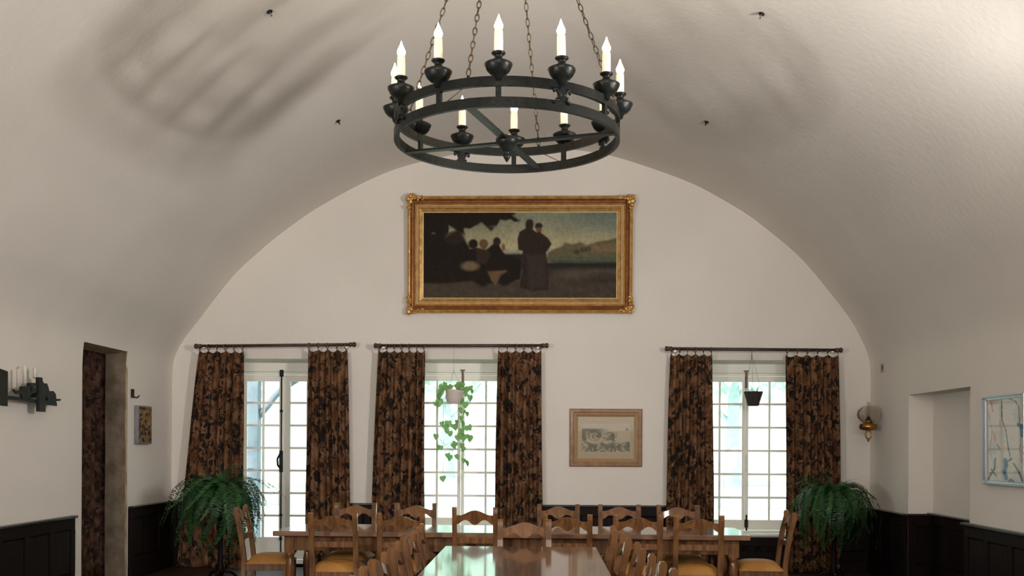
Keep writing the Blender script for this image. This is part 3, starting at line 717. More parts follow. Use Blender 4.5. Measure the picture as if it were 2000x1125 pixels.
def stroke_abstract(U, V):
    n1 = vnoise(U, V, 5, 12, 1.0)
    C = np.broadcast_to(lin(205, 198, 186), U.shape + (3,)).copy()
    C = mixc(C, sm(n1, .5, .8) * .5, lin(172, 172, 172))
    B = lin(62, 84, 104); B2 = lin(48, 100, 136); O = lin(206, 120, 84)
    def st(pts, wd, col, k=.9):
        nonlocal C
        for (x0, y0), (x1, y1) in zip(pts[:-1], pts[1:]):
            dx, dy = x1 - x0, y1 - y0; t = np.clip(((U - x0) * dx + (V - y0) * dy) / (dx * dx + dy * dy), 0, 1)
            d = np.hypot((U - x0 - t * dx) * .55, V - y0 - t * dy) + .008 * (vnoise(U, V, 30, 20) - .5)
            C = mixc(C, sm(wd - d, -.006, .006) * k, col)
    st([(.42, .0), (.42, .25), (.52, .38), (.58, .60), (.64, .72)], .008, B); st([(.60, .0), (.76, .04), (.84, .12), (.86, .3)], .006, B)
    st([(.84, .32), (.90, .34), (.92, .44)], .028, B2, .8); st([(.9, .45), (.86, .6), (.9, .75)], .006, B, .7)
    st([(.50, .74), (.52, .80), (.48, .88), (.52, .95)], .030, B2); st([(.66, .72), (.54, .76)], .012, B)
    st([(.25, .72), (.22, .85), (.12, .92), (.06, .98)], .014, B); st([(.14, .86), (.28, .94)], .012, B); st([(.72, .78), (.84, .88), (.92, .97)], .014, B)
    st([(.70, .98), (.62, .97), (.58, 1)], .012, B); st([(.30, .55), (.36, .60)], .012, B, .7); st([(.10, .2), (.16, .4), (.10, .62), (.20, .8)], .004, B, .6)
    st([(.14, .02), (.18, .14)], .012, O, .8); st([(.22, .42), (.24, .5)], .014, O, .9); st([(.36, .26), (.38, .34)], .008, O, .6); st([(.06, .12), (.1, .2)], .01, O, .5)
    return C

def moulding(prof, W, H, name, mats, parent, mi=None):
    """prof: list of (inset from outer edge, projection); swept round the W x H rectangle, facing -Y"""
    bm = bmesh.new(); rings = []
    for ins, pr in prof:
        x, z = W / 2 - ins, H / 2 - ins
        rings.append([bm.verts.new(p) for p in ((-x, -pr, -z), (x, -pr, -z), (x, -pr, z), (-x, -pr, z))])
    for k, (a, b) in enumerate(zip(rings[:-1], rings[1:])):
        for i in range(4):
            f = bm.faces.new((a[i], a[(i + 1) % 4], b[(i + 1) % 4], b[i]))
            if mi: f.material_index = mi[k]
    me = bpy.data.meshes.new(name); bm.to_mesh(me); bm.free()
    for x in (mats if isinstance(mats, list) else [mats]): me.materials.append(x)
    return link(name, me, parent)
# large gilt-framed picture
pt = thing('painting', 'large gilt-framed landscape with two standing figures, high on the end wall', 'painting', (-.278, WY, 3.805))
pt.rotation_euler = (math.radians(1.2), 0, 0)
PW, PH = 2.72, 1.41
moulding([(0, 0), (0, .07), (.008, .085), (.024, .092), (.036, .086), (.04, .075), (.055, .052), (.072, .045), (.084, .052), (.086, .062), (.094, .069), (.102, .062),
          (.104, .056), (.109, .063), (.116, .069), (.124, .062), (.126, .055), (.132, .062), (.138, .064), (.144, .058), (.148, .05), (.168, .040), (.180, .034), (.182, .02), (.20, .012)],
         PW, PH, 'frame', [GILT, GILTDARK, GILTSLIP], pt,
         [0, 0, 0, 0, 0, 1, 1, 1, 1, 0, 0, 0, 0, 2, 2, 0, 0, 2, 0, 0, 0, 0, 2, 2])
canvas('canvas', 2.34, 1.045, 300, 135, paint_scene, OILPAINT, pt, y=-.016)
rnd = random.Random(4)
for sx_ in (-1, 1):
    for sz in (-1, 1):
        m = MB()
        for k in range(26):
            a = rnd.random(); on = rnd.random() < .5; q = abs(a) * .19; j = rnd.uniform(-.012, .035)
            x, z = (q, j) if on else (j, q)
            if k < 6: x, z = rnd.uniform(-.01, .07), rnd.uniform(-.01, .07)
            r = .026 * (1 - .5 * q / .19) * rnd.uniform(.8, 1.2)
            m.sphere((sx_ * (PW / 2 - x - .012), -.088 + rnd.uniform(-.012, .01), sz * (PH / 2 - z - .012)), r, (rnd.uniform(.7, 1.5), .8, rnd.uniform(.7, 1.5)), 8)
        for k in range(3):   # curled leaf scrolls
            pts = []
            for i in range(10):
                a = i / 9 * 4.2; rr = .034 - .0025 * i; c0 = [(.02, .02), (.13, .012), (.012, .13)][k]
                pts.append((sx_ * (PW / 2 - c0[0] - rr * math.cos(a)), -.098, sz * (PH / 2 - c0[1] - rr * math.sin(a))))
            m.tube(pts, [.011 - .0006 * i for i in range(10)], 6)
        tag(m.build('corner_ornament', GILT, pt), 'carved gilt leaf corner')
# engraving
pe = thing('picture', 'small framed grey-green landscape engraving in light brown wood between the windows', 'picture', (.775, WY, 1.599))
moulding([(0, 0), (0, .02), (.01, .028), (.04, .030), (.055, .024), (.062, .024), (.085, .016), (.095, .012)], .875, .70, 'frame', [FRAMEWOOD, mat('inner_gilt_wood', (0.33, 0.20, 0.08), .5)], pe, [0, 0, 0, 0, 0, 1, 1])
mb = MB().box(-.355, .355, -.010, -.002, -.268, .268); tag(mb.build('mount', mat('mount_card', (0.36, 0.29, 0.19), .8, col2=(0.40, 0.33, 0.22), scale=9), pe), 'tan card mount')
canvas('print', .672, .50, 150, 112, print_scene, PAPER, pe, y=-.012)
# small abstract by the doorway: a box frame standing off the wall
pl = thing('picture', 'small deep-framed gold and brown abstract picture beside the stone doorway', 'picture', (LX, 11.45, 1.71), PI / 2)
MB().box(-.195, .195, -.05, 0, -.215, .215, .003).build('frame', mat('grey_box_frame', (0.15, 0.15, 0.165), .4, col2=(.22, .215, .23), scale=12), pl)
canvas('canvas', .355, .395, 40, 46, small_abstract, PAPER, pl, y=-.0515)
# blue abstract on the right wall
pr_ = thing('painting', 'tall silver-framed abstract with blue and orange strokes on a pale ground', 'painting', (RX, 8.79, 1.565), -PI / 2)
pr_.rotation_euler = (math.radians(0.6), 0, -PI / 2)
moulding([(0, 0), (0, .045), (.004, .05), (.012, .05), (.014, .03), (.03, .028), (.034, .02)], .80, .765, 'frame', SILVER, pr_)
canvas('canvas', .74, .705, 150, 150, stroke_abstract, PAPER, pr_, y=-.022)

# ------------------------------------------------------------------ chandelier
CXY = (-.245, 6.9)
ch = thing('chandelier', 'round black wrought-iron candle chandelier hanging on four chains', 'chandelier', (*CXY, 3.535))
RR = .745
def band(z0, z1, name):
    m = MB(); n = 72; r0, r1 = RR - .013, RR + .013; rings = []
    for i in range(n):
        a = 2 * PI * i / n
        rings.append([m.bm.verts.new((r * math.cos(a), r * math.sin(a), z)) for r, z in ((r0, z0), (r1, z0), (r1, z1), (r0, z1))])
    for i in range(n):
        A, B = rings[i], rings[(i + 1) % n]
        for k in range(4): m.bm.faces.new((A[k], A[(k + 1) % 4], B[(k + 1) % 4], B[k])).smooth = False
    return m.build(name, IRON, ch)
band(0, .060, 'lower_ring'); band(.128, .185, 'upper_ring')
def dirv(deg): a = math.radians(deg); return Vector((math.sin(a), -math.cos(a), 0))   # 0 = towards the viewer, positive to the right
OFF = -2.0
pm = MB().box(-.017, .017, -.012, .012, .055, .132, .002).mesh('post', IRON)
fm = MB()
def curl(m, sg, z0):
    pts = [(sg * x, 0, z0 + z) for x, z in ((.0, .0), (.018, .030), (.030, .052), (.045, .056), (.050, .044), (.044, .034))]
    m.tube(pts, [.010, .011, .011, .010, .009, .008], 6)
fm.prism([(-.014, .055), (.014, .055), (.022, .085), (.026, .11), (.012, .135), (0, .15), (-.012, .135), (-.026, .11), (-.022, .085)], -.009, .009)
for sg in (-1, 1):
    curl(fm, sg, .072)
    fm.tube([(sg * .0, 0, .07), (sg * .03, 0, .062), (sg * .042, 0, .05)], [.009, .009, .007], 6)
    fm.sphere((sg * .044, 0, .048), .011, seg=8)
fm.box(-.03, .03, -.013, .013, .070, .080)
fleur = fm.mesh('fleur_ornament', IRON)
for k in range(12):
    deg = OFF + 30 * k; d = dirv(deg)
    o = link('fleur_ornament' if k % 3 == 1 else 'post', fleur if k % 3 == 1 else pm, ch, d * (RR + (.018 if k % 3 == 1 else 0)))
    o.rotation_euler = (0, 0, math.radians(deg))
    if k % 3 == 1: o.scale = (1.15, 1.3, 1)
    if k == 1: o['label'] = 'leafy iron ornament'
cupm = MB().lathe([(.018, -.03), (.028, -.002), (.050, .008), (.070, .028), (.081, .050), (.087, .064), (.086, .070), (.074, .076), (.050, .088), (.028, .094), (.024, .112), (.030, .122), (.042, .130), (.043, .138), (.034, .140), (.026, .138)], 20).mesh('candle_cup', IRON)
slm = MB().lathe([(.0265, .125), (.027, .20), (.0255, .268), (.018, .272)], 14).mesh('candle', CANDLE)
blm = MB().lathe([(.010, .262), (.018, .272), (.026, .288), (.027, .303), (.019, .323), (.010, .343), (.004, .362), (.001, .370)], 12).mesh('bulb', FLAME)
for k in range(12):
    d = dirv(OFF + 30 * k); p = d * (RR + .012) + Vector((0, 0, .185))
    cup = link('candle_cup', cupm, ch, p)
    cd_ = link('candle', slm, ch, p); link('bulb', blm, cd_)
    if k % 4 == 1: cd_.rotation_euler = (.03, -.02, 0)
CA = -16.5
for a, nm in ((CA, 'flat_crossbar'), (CA + 90, 'flat_crossbar')):
    d = dirv(a); R = Matrix.Rotation(math.radians(a), 4, 'Z'); z = .012 if a == CA else -.004
    MB().box(-.029, .029, -RR, RR, z, z + .014, .002, M=R).build('crossbar', IRON, ch)
MB().lathe([(.003, -.125), (.010, -.115), (.022, -.095), (.026, -.082), (.016, -.07), (.030, -.055), (.045, -.035), (.06, -.01), (.075, .005), (.075, .035), (.05, .045), (.02, .06), (.004, .062)], 18).build('hub', IRON, ch)
# thin stay wires between the rings
for a in (CA, CA + 180):
    d0 = dirv(a) * RR; d1_ = dirv(a - 14) * (RR - .01)
    MB().tube([d0 + Vector((0, 0, .15)), d1_ + Vector((0, 0, .05))], .003, 5).build('stay_wire', CHAINM, ch)
lk = []
for i in range(16):
    a = 2 * PI * i / 16; lk.append((.0125 * math.cos(a), 0, .030 * math.sin(a) * (1.0 if abs(math.sin(a)) < .9 else 1.05)))
lkm = MB().tube(lk, .0037, 6, closed=True).mesh('chain_link', CHAINM)
for q in range(4):
    d = dirv(CA + 90 * q); A = d * RR + Vector((0, 0, .20)); B = d * .27 + Vector((0, 0, 5.035 - 3.535))
    hk = MB().tube([d * RR + Vector((0, 0, .16)), d * RR + Vector((0, 0, .188)), A], .009, 8).build('chain_hook', IRON, ch)
    L = (B - A).length; n = round(L / .0505); u = (B - A).normalized(); qt = u.to_track_quat('Z', 'Y')
    sag = d.cross(Vector((0, 0, 1)))
    for i in range(n):
        o = link('chain_link', lkm, ch, A + u * (L * (i + .5) / n)); o.rotation_mode = 'QUATERNION'
        o.rotation_quaternion = qt @ Euler((0, 0, (PI / 2) * (i % 2) + .5 + .15 * math.sin(i * 2.3 + q))).to_quaternion()
m = MB().lathe([(.30, 1.50), (.31, 1.51), (.31, 1.525), (.28, 1.53), (.05, 1.54), (.03, 1.585)], 24)
m.build('ceiling_plate', IRON, ch)

# little iron eyes on the vault
for (x, y, lab) in ((-2.06, 7.63, 'tiny dark iron eye on the vault, nearer one on the side of the round shadow'), (-2.06, 10.22, 'tiny dark iron eye on the vault, farther one on the side of the round shadow'),
                    (1.63, 7.71, 'tiny dark iron eye on the vault, nearer one on the recess side'), (1.63, 10.27, 'tiny dark iron eye on the vault, farther one on the recess side')):
    z = vault_z(x); nx_ = (vault_z(x + .05) - vault_z(x - .05)) / .1
    nn = Vector((nx_, 0, -1)).normalized(); t = thing('ceiling_eye', lab, 'hook', (x, y, z), 0, 'iron eyes on the vault')
    t.rotation_mode = 'QUATERNION'; t.rotation_quaternion = nn.to_track_quat('Z', 'Y')
    MB().lathe([(.020, -.004), (.024, .004), (.018, .014), (.010, .018)], 12).build('rosette', BLACKP, t)
    MB().tube([(.013 * math.cos(2 * PI * i / 12), 0, .026 + .013 * math.sin(2 * PI * i / 12)) for i in range(12)], .006, 6, closed=True).build('eye', SILVER if y < 9 else BLACKP, t)

# ------------------------------------------------------------------ tables
def refectory_table(name, label, cx, cy, lx, ly, rz, topm, turned_ins, apron_ins):
    t = thing(name, label, 'table', (cx, cy, 0), rz)
    MB().box(-lx / 2, lx / 2, -ly / 2, ly / 2, .705, .75, .006).build('tabletop', topm, t)
    a, b = lx / 2 - apron_ins, ly / 2 - apron_ins
    for nm, q in (('apron', (-a, a, -b, -b + .03)), ('apron', (-a, a, b - .03, b)), ('apron', (-a, -a + .03, -b + .03, b - .03)), ('apron', (a - .03, a, -b + .03, b - .03))):
        MB().box(q[0], q[1], q[2], q[3], .575, .705, .003).build(nm, OAK, t)
    for sx_ in (-1, 1):
        for sy in (-1, 1):
            M = Matrix.Translation((sx_ * (lx / 2 - turned_ins), sy * (ly / 2 - turned_ins), 0))
            m = MB().box(-.045, .045, -.045, .045, .55, .705, .004, M=M)
            m.lathe([(.045, .55), (.040, .535), (.028, .52), (.030, .50), (.040, .44), (.043, .38), (.036, .28), (.027, .20), (.032, .18), (.042, .165)], 14, M)
            m.box(-.045, .045, -.045, .045, .03, .165, .004, M=M).lathe([(.03, 0), (.04, .01), (.04, .03)], 12, M)
            m.build('leg', OAK, t)
    MB().box(-a + .05, a - .05, -.03, .03, .07, .12, .004).build('stretcher', OAK, t)
    for sx_ in (-1, 1):
        x = sx_ * (lx / 2 - turned_ins); MB().box(x - .03, x + .03, -ly / 2 + turned_ins + .045, ly / 2 - turned_ins - .045, .07, .12, .004).build('stretcher', OAK, t)
    return t
refectory_table('dining_table', 'long oak dining table running away from the viewer with glossy top', -.152, 5.35, 1.125, 4.5, 0, TABLE, .11, .075)
refectory_table('dining_table', 'long oak dining table standing crosswise in front of the windows', -.268, 9.16, 4.09, .84, math.radians(-1.4), TABLE_X, .125, .09)

# ------------------------------------------------------------------ chairs
def make_chair():
    """origin on the floor, sitter faces +Y, backrest at -Y"""
    t = thing('dining_chair', 'x', 'chair')
    for sg in (-1, 1):
        m = MB(); pts = [(-.215, 0.0), (-.19, .25), (-.185, .46), (-.205, .62), (-.235, .78), (-.262, .885)]
        for (y0, z0), (y1, z1) in zip(pts[:-1], pts[1:]):
            x = sg * .185; h = .021; w_ = .020
            m.bm.verts.index_update()
            V = [m.bm.verts.new(p) for p in ((x - h, y0 - w_, z0), (x + h, y0 - w_, z0), (x + h, y0 + w_, z0), (x - h, y0 + w_, z0), (x - h, y1 - w_, z1), (x + h, y1 - w_, z1), (x + h, y1 + w_, z1), (x - h, y1 + w_, z1))]
            for q in ((0, 1, 5, 4), (1, 2, 6, 5), (2, 3, 7, 6), (3, 0, 4, 7)): m.bm.faces.new([V[i] for i in q])
            if z0 == 0: m.bm.faces.new((V[3], V[2], V[1], V[0]))
        # rounded ear on top of the post
        yy = -.262
        m.prism([(yy - .020, .885), (yy + .020, .885), (yy + .021, .915), (yy + .012, .932), (yy - .010, .934), (yy - .022, .918)], sg * .185 - .021, sg * .185 + .021, 'x')
        bmesh.ops.remove_doubles(m.bm, verts=m.bm.verts, dist=.0004)
        m.build('back_post', OAK, t)
        MB().box(sg * .185 - .021, sg * .185 + .021, .165, .207, 0, .425, .003).build('front_leg', OAK, t)
        MB().box(sg * .185 - .012, sg * .185 + .012, -.18, .17, .14, .17).build('side_stretcher', OAK, t)
    # crest rail: arched top, scalloped underside with centre pendant; bowed slightly backwards
    N = 26; m = MB(); fr_, bk = [], []
    for i in range(N + 1):
        s = i / N; x = -.168 + .336 * s; c = abs(2 * s - 1)
        zt = .862 + .046 * (0.5 + 0.5 * math.cos(PI * min(1, c * 1.12))) + .006 * c
        if c > .80: zb = .790 + .014 * (1 - (c - .80) / .2)
        elif c > .22: zb = .804 + .026 * math.sin(PI * (c - .22) / .58) ** .8
        else: zb = .804 - .014 * math.cos(PI * c / .44)
        yy = -.252 - .016 * (1 - c * c)
        yt, yb = yy - (zt - .84) * .25, yy - (zb - .84) * .25
        fr_.append((m.bm.verts.new((x, yt + .013, zt)), m.bm.verts.new((x, yb + .013, zb)))); bk.append((m.bm.verts.new((x, yt - .013, zt)), m.bm.verts.new((x, yb - .013, zb))))
    for i in range(N):
        m.bm.faces.new((fr_[i][0], fr_[i + 1][0], fr_[i + 1][1], fr_[i][1])); m.bm.faces.new((bk[i][1], bk[i + 1][1], bk[i + 1][0], bk[i][0]))
        m.bm.faces.new((fr_[i][0], bk[i][0], bk[i + 1][0], fr_[i + 1][0])); m.bm.faces.new((fr_[i][1], fr_[i + 1][1], bk[i + 1][1], bk[i][1]))
    m.bm.faces.new((fr_[0][0], fr_[0][1], bk[0][1], bk[0][0])); m.bm.faces.new((fr_[N][0], bk[N][0], bk[N][1], fr_[N][1]))
    m.build('crest_rail', OAK, t)
    MB().box(-.168, .168, -.228, -.206, .635, .685, .004).build('lower_rail', OAK, t)
    for q in ((-.185, .185, .175, .197), (-.185, .185, -.195, -.175)): MB().box(*q, .365, .425, .003).build('seat_rail', OAK, t)
    for sg in (-1, 1): MB().box(sg * .185 - .011, sg * .185 + .011, -.18, .18, .365, .425, .003).build('seat_rail', OAK, t)
    MB().box(-.17, .17, -.012, .012, .14, .165).build('cross_stretcher', OAK, t)
    # domed upholstered seat
    bm = bmesh.new(); G = 10; g = []
    for j in range(G + 1):
        for i in range(G + 1):
            u, v = i / G * 2 - 1, j / G * 2 - 1
            e = (1 - u ** 4) * (1 - v ** 4)
            g.append(bm.verts.new((u * .207, v * .19 + .02, .44 + .055 * e ** .45 + .012 * (1 - u * u) * (1 - v * v))))
    for j in range(G):
        for i in range(G):
            a = j * (G + 1) + i; f = bm.faces.new((g[a], g[a + 1], g[a + G + 2], g[a + G + 1])); f.smooth = True
    bd = [e for e in bm.edges if e.is_boundary]
    ex = bmesh.ops.extrude_edge_only(bm, edges=bd); vs = [v for v in ex['geom'] if isinstance(v, bmesh.types.BMVert)]
    for v in vs: v.co.z = .424
    me = bpy.data.meshes.new('seat'); bm.to_mesh(me); bm.free(); me.materials.append(SEATM)
    tag(link('seat', me, t), 'mustard upholstered seat')
    return t
CH0 = make_chair(); used = [False]
def chair(x, y, deg, label, group, sc=(1, 1, 1)):
    o = CH0 if not used[0] else copy_tree(CH0); used[0] = True
    o.location = (x, y, 0); o.rotation_euler = (0, 0, math.radians(deg)); o.scale = sc
    tag(o, label, 'chair', group); return o
G1 = 'chairs on the near side of the far table'
for x, y, dg, lab, sc in ((-1.744, 8.765, 1, 'oak chair with back to the viewer nearest the glazed door', (1, 1, 1)),
                    (-1.167, 8.765, -1, 'oak chair with back to the viewer, second from the glazed door', (.98, 1, 1)),
                    (-.563, 8.86, 1, 'taller dark-glinting oak chair in front of the middle window', (.93, 1, 1.05)),
                    (.218, 8.765, 0, 'oak chair at the far table just right of the head chair', (1, 1, 1)),
                    (.795, 8.74, 1, 'oak chair at the far table behind the right-hand row of chairs', (1, 1, 1.005)),
                    (1.302, 8.73, -1, 'oak chair with back to the viewer nearest the right end of the far table', (1, 1, 1))):
    chair(x, y, dg, lab, G1, sc)
G2 = 'chairs on the window side of the far table'
for x, y, lab in ((-1.815, 9.70, 'oak chair beyond the far table between glazed door and middle window'), (-1.225, 9.70, 'oak chair beyond the far table below the curtain left of the ivy'),
                  (.165, 9.68, 'oak chair beyond the far table below the curtain right of the ivy'), (.755, 9.68, 'oak chair beyond the far table in front of the bare wainscot'),
                  (1.32, 9.68, 'oak chair beyond the far table below the curtain left of the basket')):
    chair(x, y, 180, lab, G2)
chair(-2.49, 9.32, -90 + 3, 'oak chair with mustard seat at the fern end of the far table', 'end chairs of the far table')
chair(1.93, 9.10, 90 - 3, 'oak chair with mustard seat at the right-hand end of the far table', 'end chairs of the far table')
chair(-.128, 7.60, 180, 'oak chair at the head of the long table, back above its far edge', 'chair at the head of the long table')
ORD = ['farthest', 'second farthest', 'middle', 'second nearest', 'nearest']
for k in range(5):
    y = 7.18 - .64 * k
    chair(-.595 + .008 * k, y - .02 * (k > 1), -90 + (1.5, -2, 2, -1, 2)[k], f'oak side chair on the left side of the long table, {ORD[k]} of its row', 'chairs along the left side of the long table')
    chair(.245 + .028 * k, y - .03, 90 + (-2, 1, -1, 2, 1)[k], f'oak side chair on the right side of the long table, {ORD[k]} of its row', 'chairs along the right side of the long table')

# ------------------------------------------------------------------ ferns
def frond_mesh(name, L, a0, droop, seed, m_, wdt=.05):
    """arching fern frond: rachis in the XZ plane starting at angle a0 above the horizontal, fine separate leaflets"""
    rnd = random.Random(seed); bm = bmesh.new(); n = 40; P = []
    x = z = y = 0.0; ang = a0; wob = rnd.uniform(-.5, .5)
    for i in range(n + 1):
        P.append(Vector((x, y, z))); st = L / n; x += math.cos(ang) * st; z += math.sin(ang) * st; y += st * wob * i / n
        ang = max(-1.5, ang - droop / n * (1.5 - .8 * i / n))
    prev = None
    for i in range(n + 1):
        t = (P[min(i + 1, n)] - P[max(i - 1, 0)]).normalized(); s = i / n
        r = .0028 * (1 - .8 * s)
        a, b = bm.verts.new(P[i] + Vector((0, r, 0))), bm.verts.new(P[i] - Vector((0, r, 0)))
        if prev: bm.faces.new((prev[0], a, b, prev[1]))
        prev = (a, b)
        if i < 3: continue
        wl_ = wdt * min(1, (s + .08) * 5) * (1 - s) ** .5 * rnd.uniform(.8, 1.2) + .005
        for sg in (-1, 1):
            nrm = Vector((-t.z, 0, t.x))
            o = Vector((0, sg * wl_, 0)) + t * (.25 * wl_) + nrm * (rnd.uniform(-.35, .25) * wl_)
            h = t * (L / n * .30); q = P[i] + t * (rnd.uniform(-.3, .3) * L / n)
            bm.faces.new([bm.verts.new(p) for p in (q - h, q + h, q + o * .6 + h * 1.25, q + o, q + o * .6 - h * .8)])
    me = bpy.data.meshes.new(name); bm.to_mesh(me); bm.free(); me.materials.append(m_); return me
FM = [frond_mesh('frond', L, a0, d, i, FERN if i % 3 else FERN2, w_) for i, (L, a0, d, w_) in enumerate(
    [(.62, 1.1, 2.9, .048), (.78, 1.0, 3.0, .045), (.50, 1.2, 2.0, .050), (.88, .9, 2.9, .045), (.66, .7, 2.6, .048), (.46, 1.0, 1.1, .045), (.52, .35, .7, .04), (.70, .9, 1.7, .05)])]
def fern(label, x, y, zp, n, seed, stand_label, extra, scale=1.0):
    rnd = random.Random(seed)
    st = thing('plant_stand', stand_label, 'plant stand', (x, y, 0), 0, 'stands under the ferns')
    top = zp - .20
    MB().lathe([(.16, top - .03), (.165, top - .015), (.16, top)], 20).build('top', DARKWOOD, st)
    MB().lathe([(.03, .05), (.05, .12), (.03, .2), (.028, top * .6), (.045, top * .75), (.03, top - .03)], 14).build('column', DARKWOOD, st)
    for k in range(3):
        a = k * 2.1 + .5; MB().tube([(.02 * math.cos(a), .02 * math.sin(a), .11), (.12 * math.cos(a), .12 * math.sin(a), .09), (.2 * math.cos(a), .2 * math.sin(a), .015)], [.02, .018, .014], 8).build('foot', DARKWOOD, st)
    f = thing('fern', label, 'fern', (x, y, top), 0)
    MB().lathe([(.085, .0), (.12, .16), (.135, .17), (.135, .20), (.12, .20), (.112, .185)], 20).build('pot', TERRA, f)
    for k in range(n):
        a = k * 2.399 + rnd.uniform(-.3, .3); q = FM[rnd.choice((0, 0, 1, 1, 1, 2, 3, 3, 4, 4))]
        o = link('frond', q, f, (.06 * math.cos(a), .06 * math.sin(a), .19))
        o.rotation_euler = Euler((rnd.uniform(-.4, .4), rnd.uniform(-.35, .35), a)); s = rnd.uniform(.7, 1.1) * scale; o.scale = (s, s, s)
    for k in range(26):                     # long fronds hanging down over the pot towards the room
        a = math.radians(-165 + 150 * k / 25 + rnd.uniform(-8, 8)); q = FM[(3, 1, 0, 3)[k % 4]]
        o = link('frond', q, f, (.09 * math.cos(a), .09 * math.sin(a), .19)); o.rotation_euler = Euler((rnd.uniform(-.3, .3), rnd.uniform(.2, .75), a)); s = rnd.uniform(.85, 1.2) * scale; o.scale = (s, s, s)
    for (a, tilt, s, q) in extra:
        o = link('frond', FM[q], f, (0, 0, .19)); o.rotation_euler = Euler((0, tilt, math.radians(a))); o.scale = (s, s, s)
fern('large arching fern in front of the curtain beside the glazed door', -3.52, 11.15, .99, 105, 5, 'dark wooden stand hidden below the large fern by the glazed door',
     [(182, .25, 1.05, 6), (178, .1, 1.0, 6), (170, -.1, 1.0, 5), (0, -.5, .95, 7), (5, -.1, 1.0, 7), (-20, .1, 1.0, 7), (12, .2, 1.1, 6), (-8, .0, 1.1, 6), (20, -.35, .8, 5), (-10, -.75, .8, 6), (-60, -.9, .9, 6),
      (100, -1.0, .8, 6), (-30, -.5, 1.0, 5), (8, -1.0, .75, 6), (150, -.7, .8, 6), (5, .3, 1.15, 6), (-3, -.25, 1.2, 6), (15, 0, 1.2, 7)], 1.08)
fern('drooping fern under the brass oil lamp in front of the wainscot', 3.24, 11.45, .98, 90, 8, 'dark wooden stand hidden below the drooping fern by the oil lamp',
     [(180, .1, .8, 7), (170, -.25, .85, 7), (185, -.5, .8, 5), (0, .0, .78, 7), (10, -.2, .8, 5), (-12, .15, .8, 6), (150, -.7, .8, 6), (200, -.9, .7, 6), (100, -1.0, .7, 6)], .92)

# ------------------------------------------------------------------ hanging plants
def leaf_mesh():
    bm = bmesh.new(); out = [(0, .0), (.35, -.12), (.55, .12), (.52, .45), (.3, .8), (0, 1.15), (-.3, .8), (-.52, .45), (-.55, .12), (-.35, -.12)]
    c = bm.verts.new((0, .4, -.06)); vs = [bm.verts.new((x, y, .05 * abs(x) * 2)) for x, y in out]
    for i in range(len(vs)): bm.faces.new((c, vs[i], vs[(i + 1) % len(vs)])).smooth = True
    me = bpy.data.meshes.new('leaf'); bm.to_mesh(me); bm.free(); me.materials.append(LEAFM); return me
LF = leaf_mesh()
HY = RY
iv = thing('hanging_ivy', 'trailing ivy in a pale pot hanging in the middle window', 'hanging plant', (-1.06, HY - .015, 2.0))
M = Matrix.Rotation(.12, 4, 'Y')
MB().lathe([(.078, .0), (.085, .01), (.10, .07), (.115, .14), (.12, .16), (.112, .165), (.10, .15)], 20, M).build('pot', IVYPOT, iv)
for k in range(3):
    a = k * 2.1 + .3; MB().tube([(.11 * math.cos(a), .11 * math.sin(a), .155), (0.0, .0, .40)], .0011, 5).build('hanging_wire', RODM, iv)
MB().tube([(0, .015, .70), (0, 0, .66), (0, 0, .395)], .0013, 5).build('hook', RODM, iv)
rnd = random.Random(21)
# vines (local x, z) down from the rim, taken along the big trailing clump on the right and the thin ones left
vines = [[(.09, .17), (.15, .16), (.19, .07), (.13, -.02), (.12, -.14), (.10, -.30), (.13, -.42), (.11, -.55), (.15, -.66)],
         [(.06, .18), (.12, .05), (.07, -.08), (.06, -.20), (.04, -.32), (-.02, -.36), (.0, -.46), (-.10, -.50), (-.12, -.44)],
         [(.1, .17), (.2, .2), (.24, .16), (.2, .02), (.18, -.2), (.2, -.34), (.2, -.42), (.14, -.5)],
         [(-.09, .17), (-.17, .12), (-.18, .03), (-.20, -.10), (-.21, -.26), (-.17, -.42), (-.07, -.54), (.03, -.58), (.12, -.55)],
         [(-.05, .18), (-.12, .2), (-.15, .1), (-.12, -.05), (-.12, -.26), (-.08, -.36), (.02, -.4)]]
for vn in vines:
    pts = [Vector((x, rnd.uniform(-.05, .03), z)) for x, z in vn]
    MB().tube(pts, .0022, 5).build('vine', mat('vine_stem', (0.10, 0.22, 0.08), .6) if 'vine_stem' not in MATS else MATS['vine_stem'], iv)
LP = [(-.13, .22), (-.10, .25), (-.16, .17), (-.18, .12), (-.17, .05), (-.06, .20), (-.02, .22), (.03, .23), (.07, .22), (.11, .25), (.14, .20), (.17, .18), (.20, .21), (.23, .17), (.09, .18), (.15, .13), (.2, .1),
      (.11, .06), (.14, .02), (.08, -.05), (.13, -.08), (.16, -.10), (.09, -.15), (.04, -.20), (.11, -.21), (-.14, -.22), (-.10, -.25), (-.06, -.21), (-.08, -.30), (-.04, -.33), (.01, -.25), (.14, -.28), (.18, -.26), (.10, -.30),
      (-.20, -.37), (.05, -.38), (.09, -.35), (.14, -.37), (.20, -.38), (-.17, -.50), (-.15, -.51), (.0, -.48), (.03, -.46), (.11, -.48), (.13, -.52), (-.07, -.60), (-.04, -.62), (.04, -.61), (.16, -.68), (.13, -.66), (-.12, -.87), (-.19, .01), (-.22, .02), (.08, .24), (-.08, .22)]
for x, z in LP:
    o = link('leaf', LF, iv, (x, rnd.uniform(-.07, .02), z)); s = rnd.uniform(.055, .088); o.scale = (s, s, s)
    o.rotation_euler = Euler((-PI / 2 + rnd.uniform(-.5, .5), rnd.uniform(-.5, .5), rnd.uniform(-.9, .9))); 
MB().tube([(-.09, 0, -.56), (-.12, -.01, -.70), (-.12, 0, -.84)], .0016, 5).build('vine', MATS['vine_stem'], iv)
hb = thing('hanging_basket', 'small dark tapered basket hanging in the window nearest the oil lamp', 'hanging plant', (2.515, HY, 1.985))
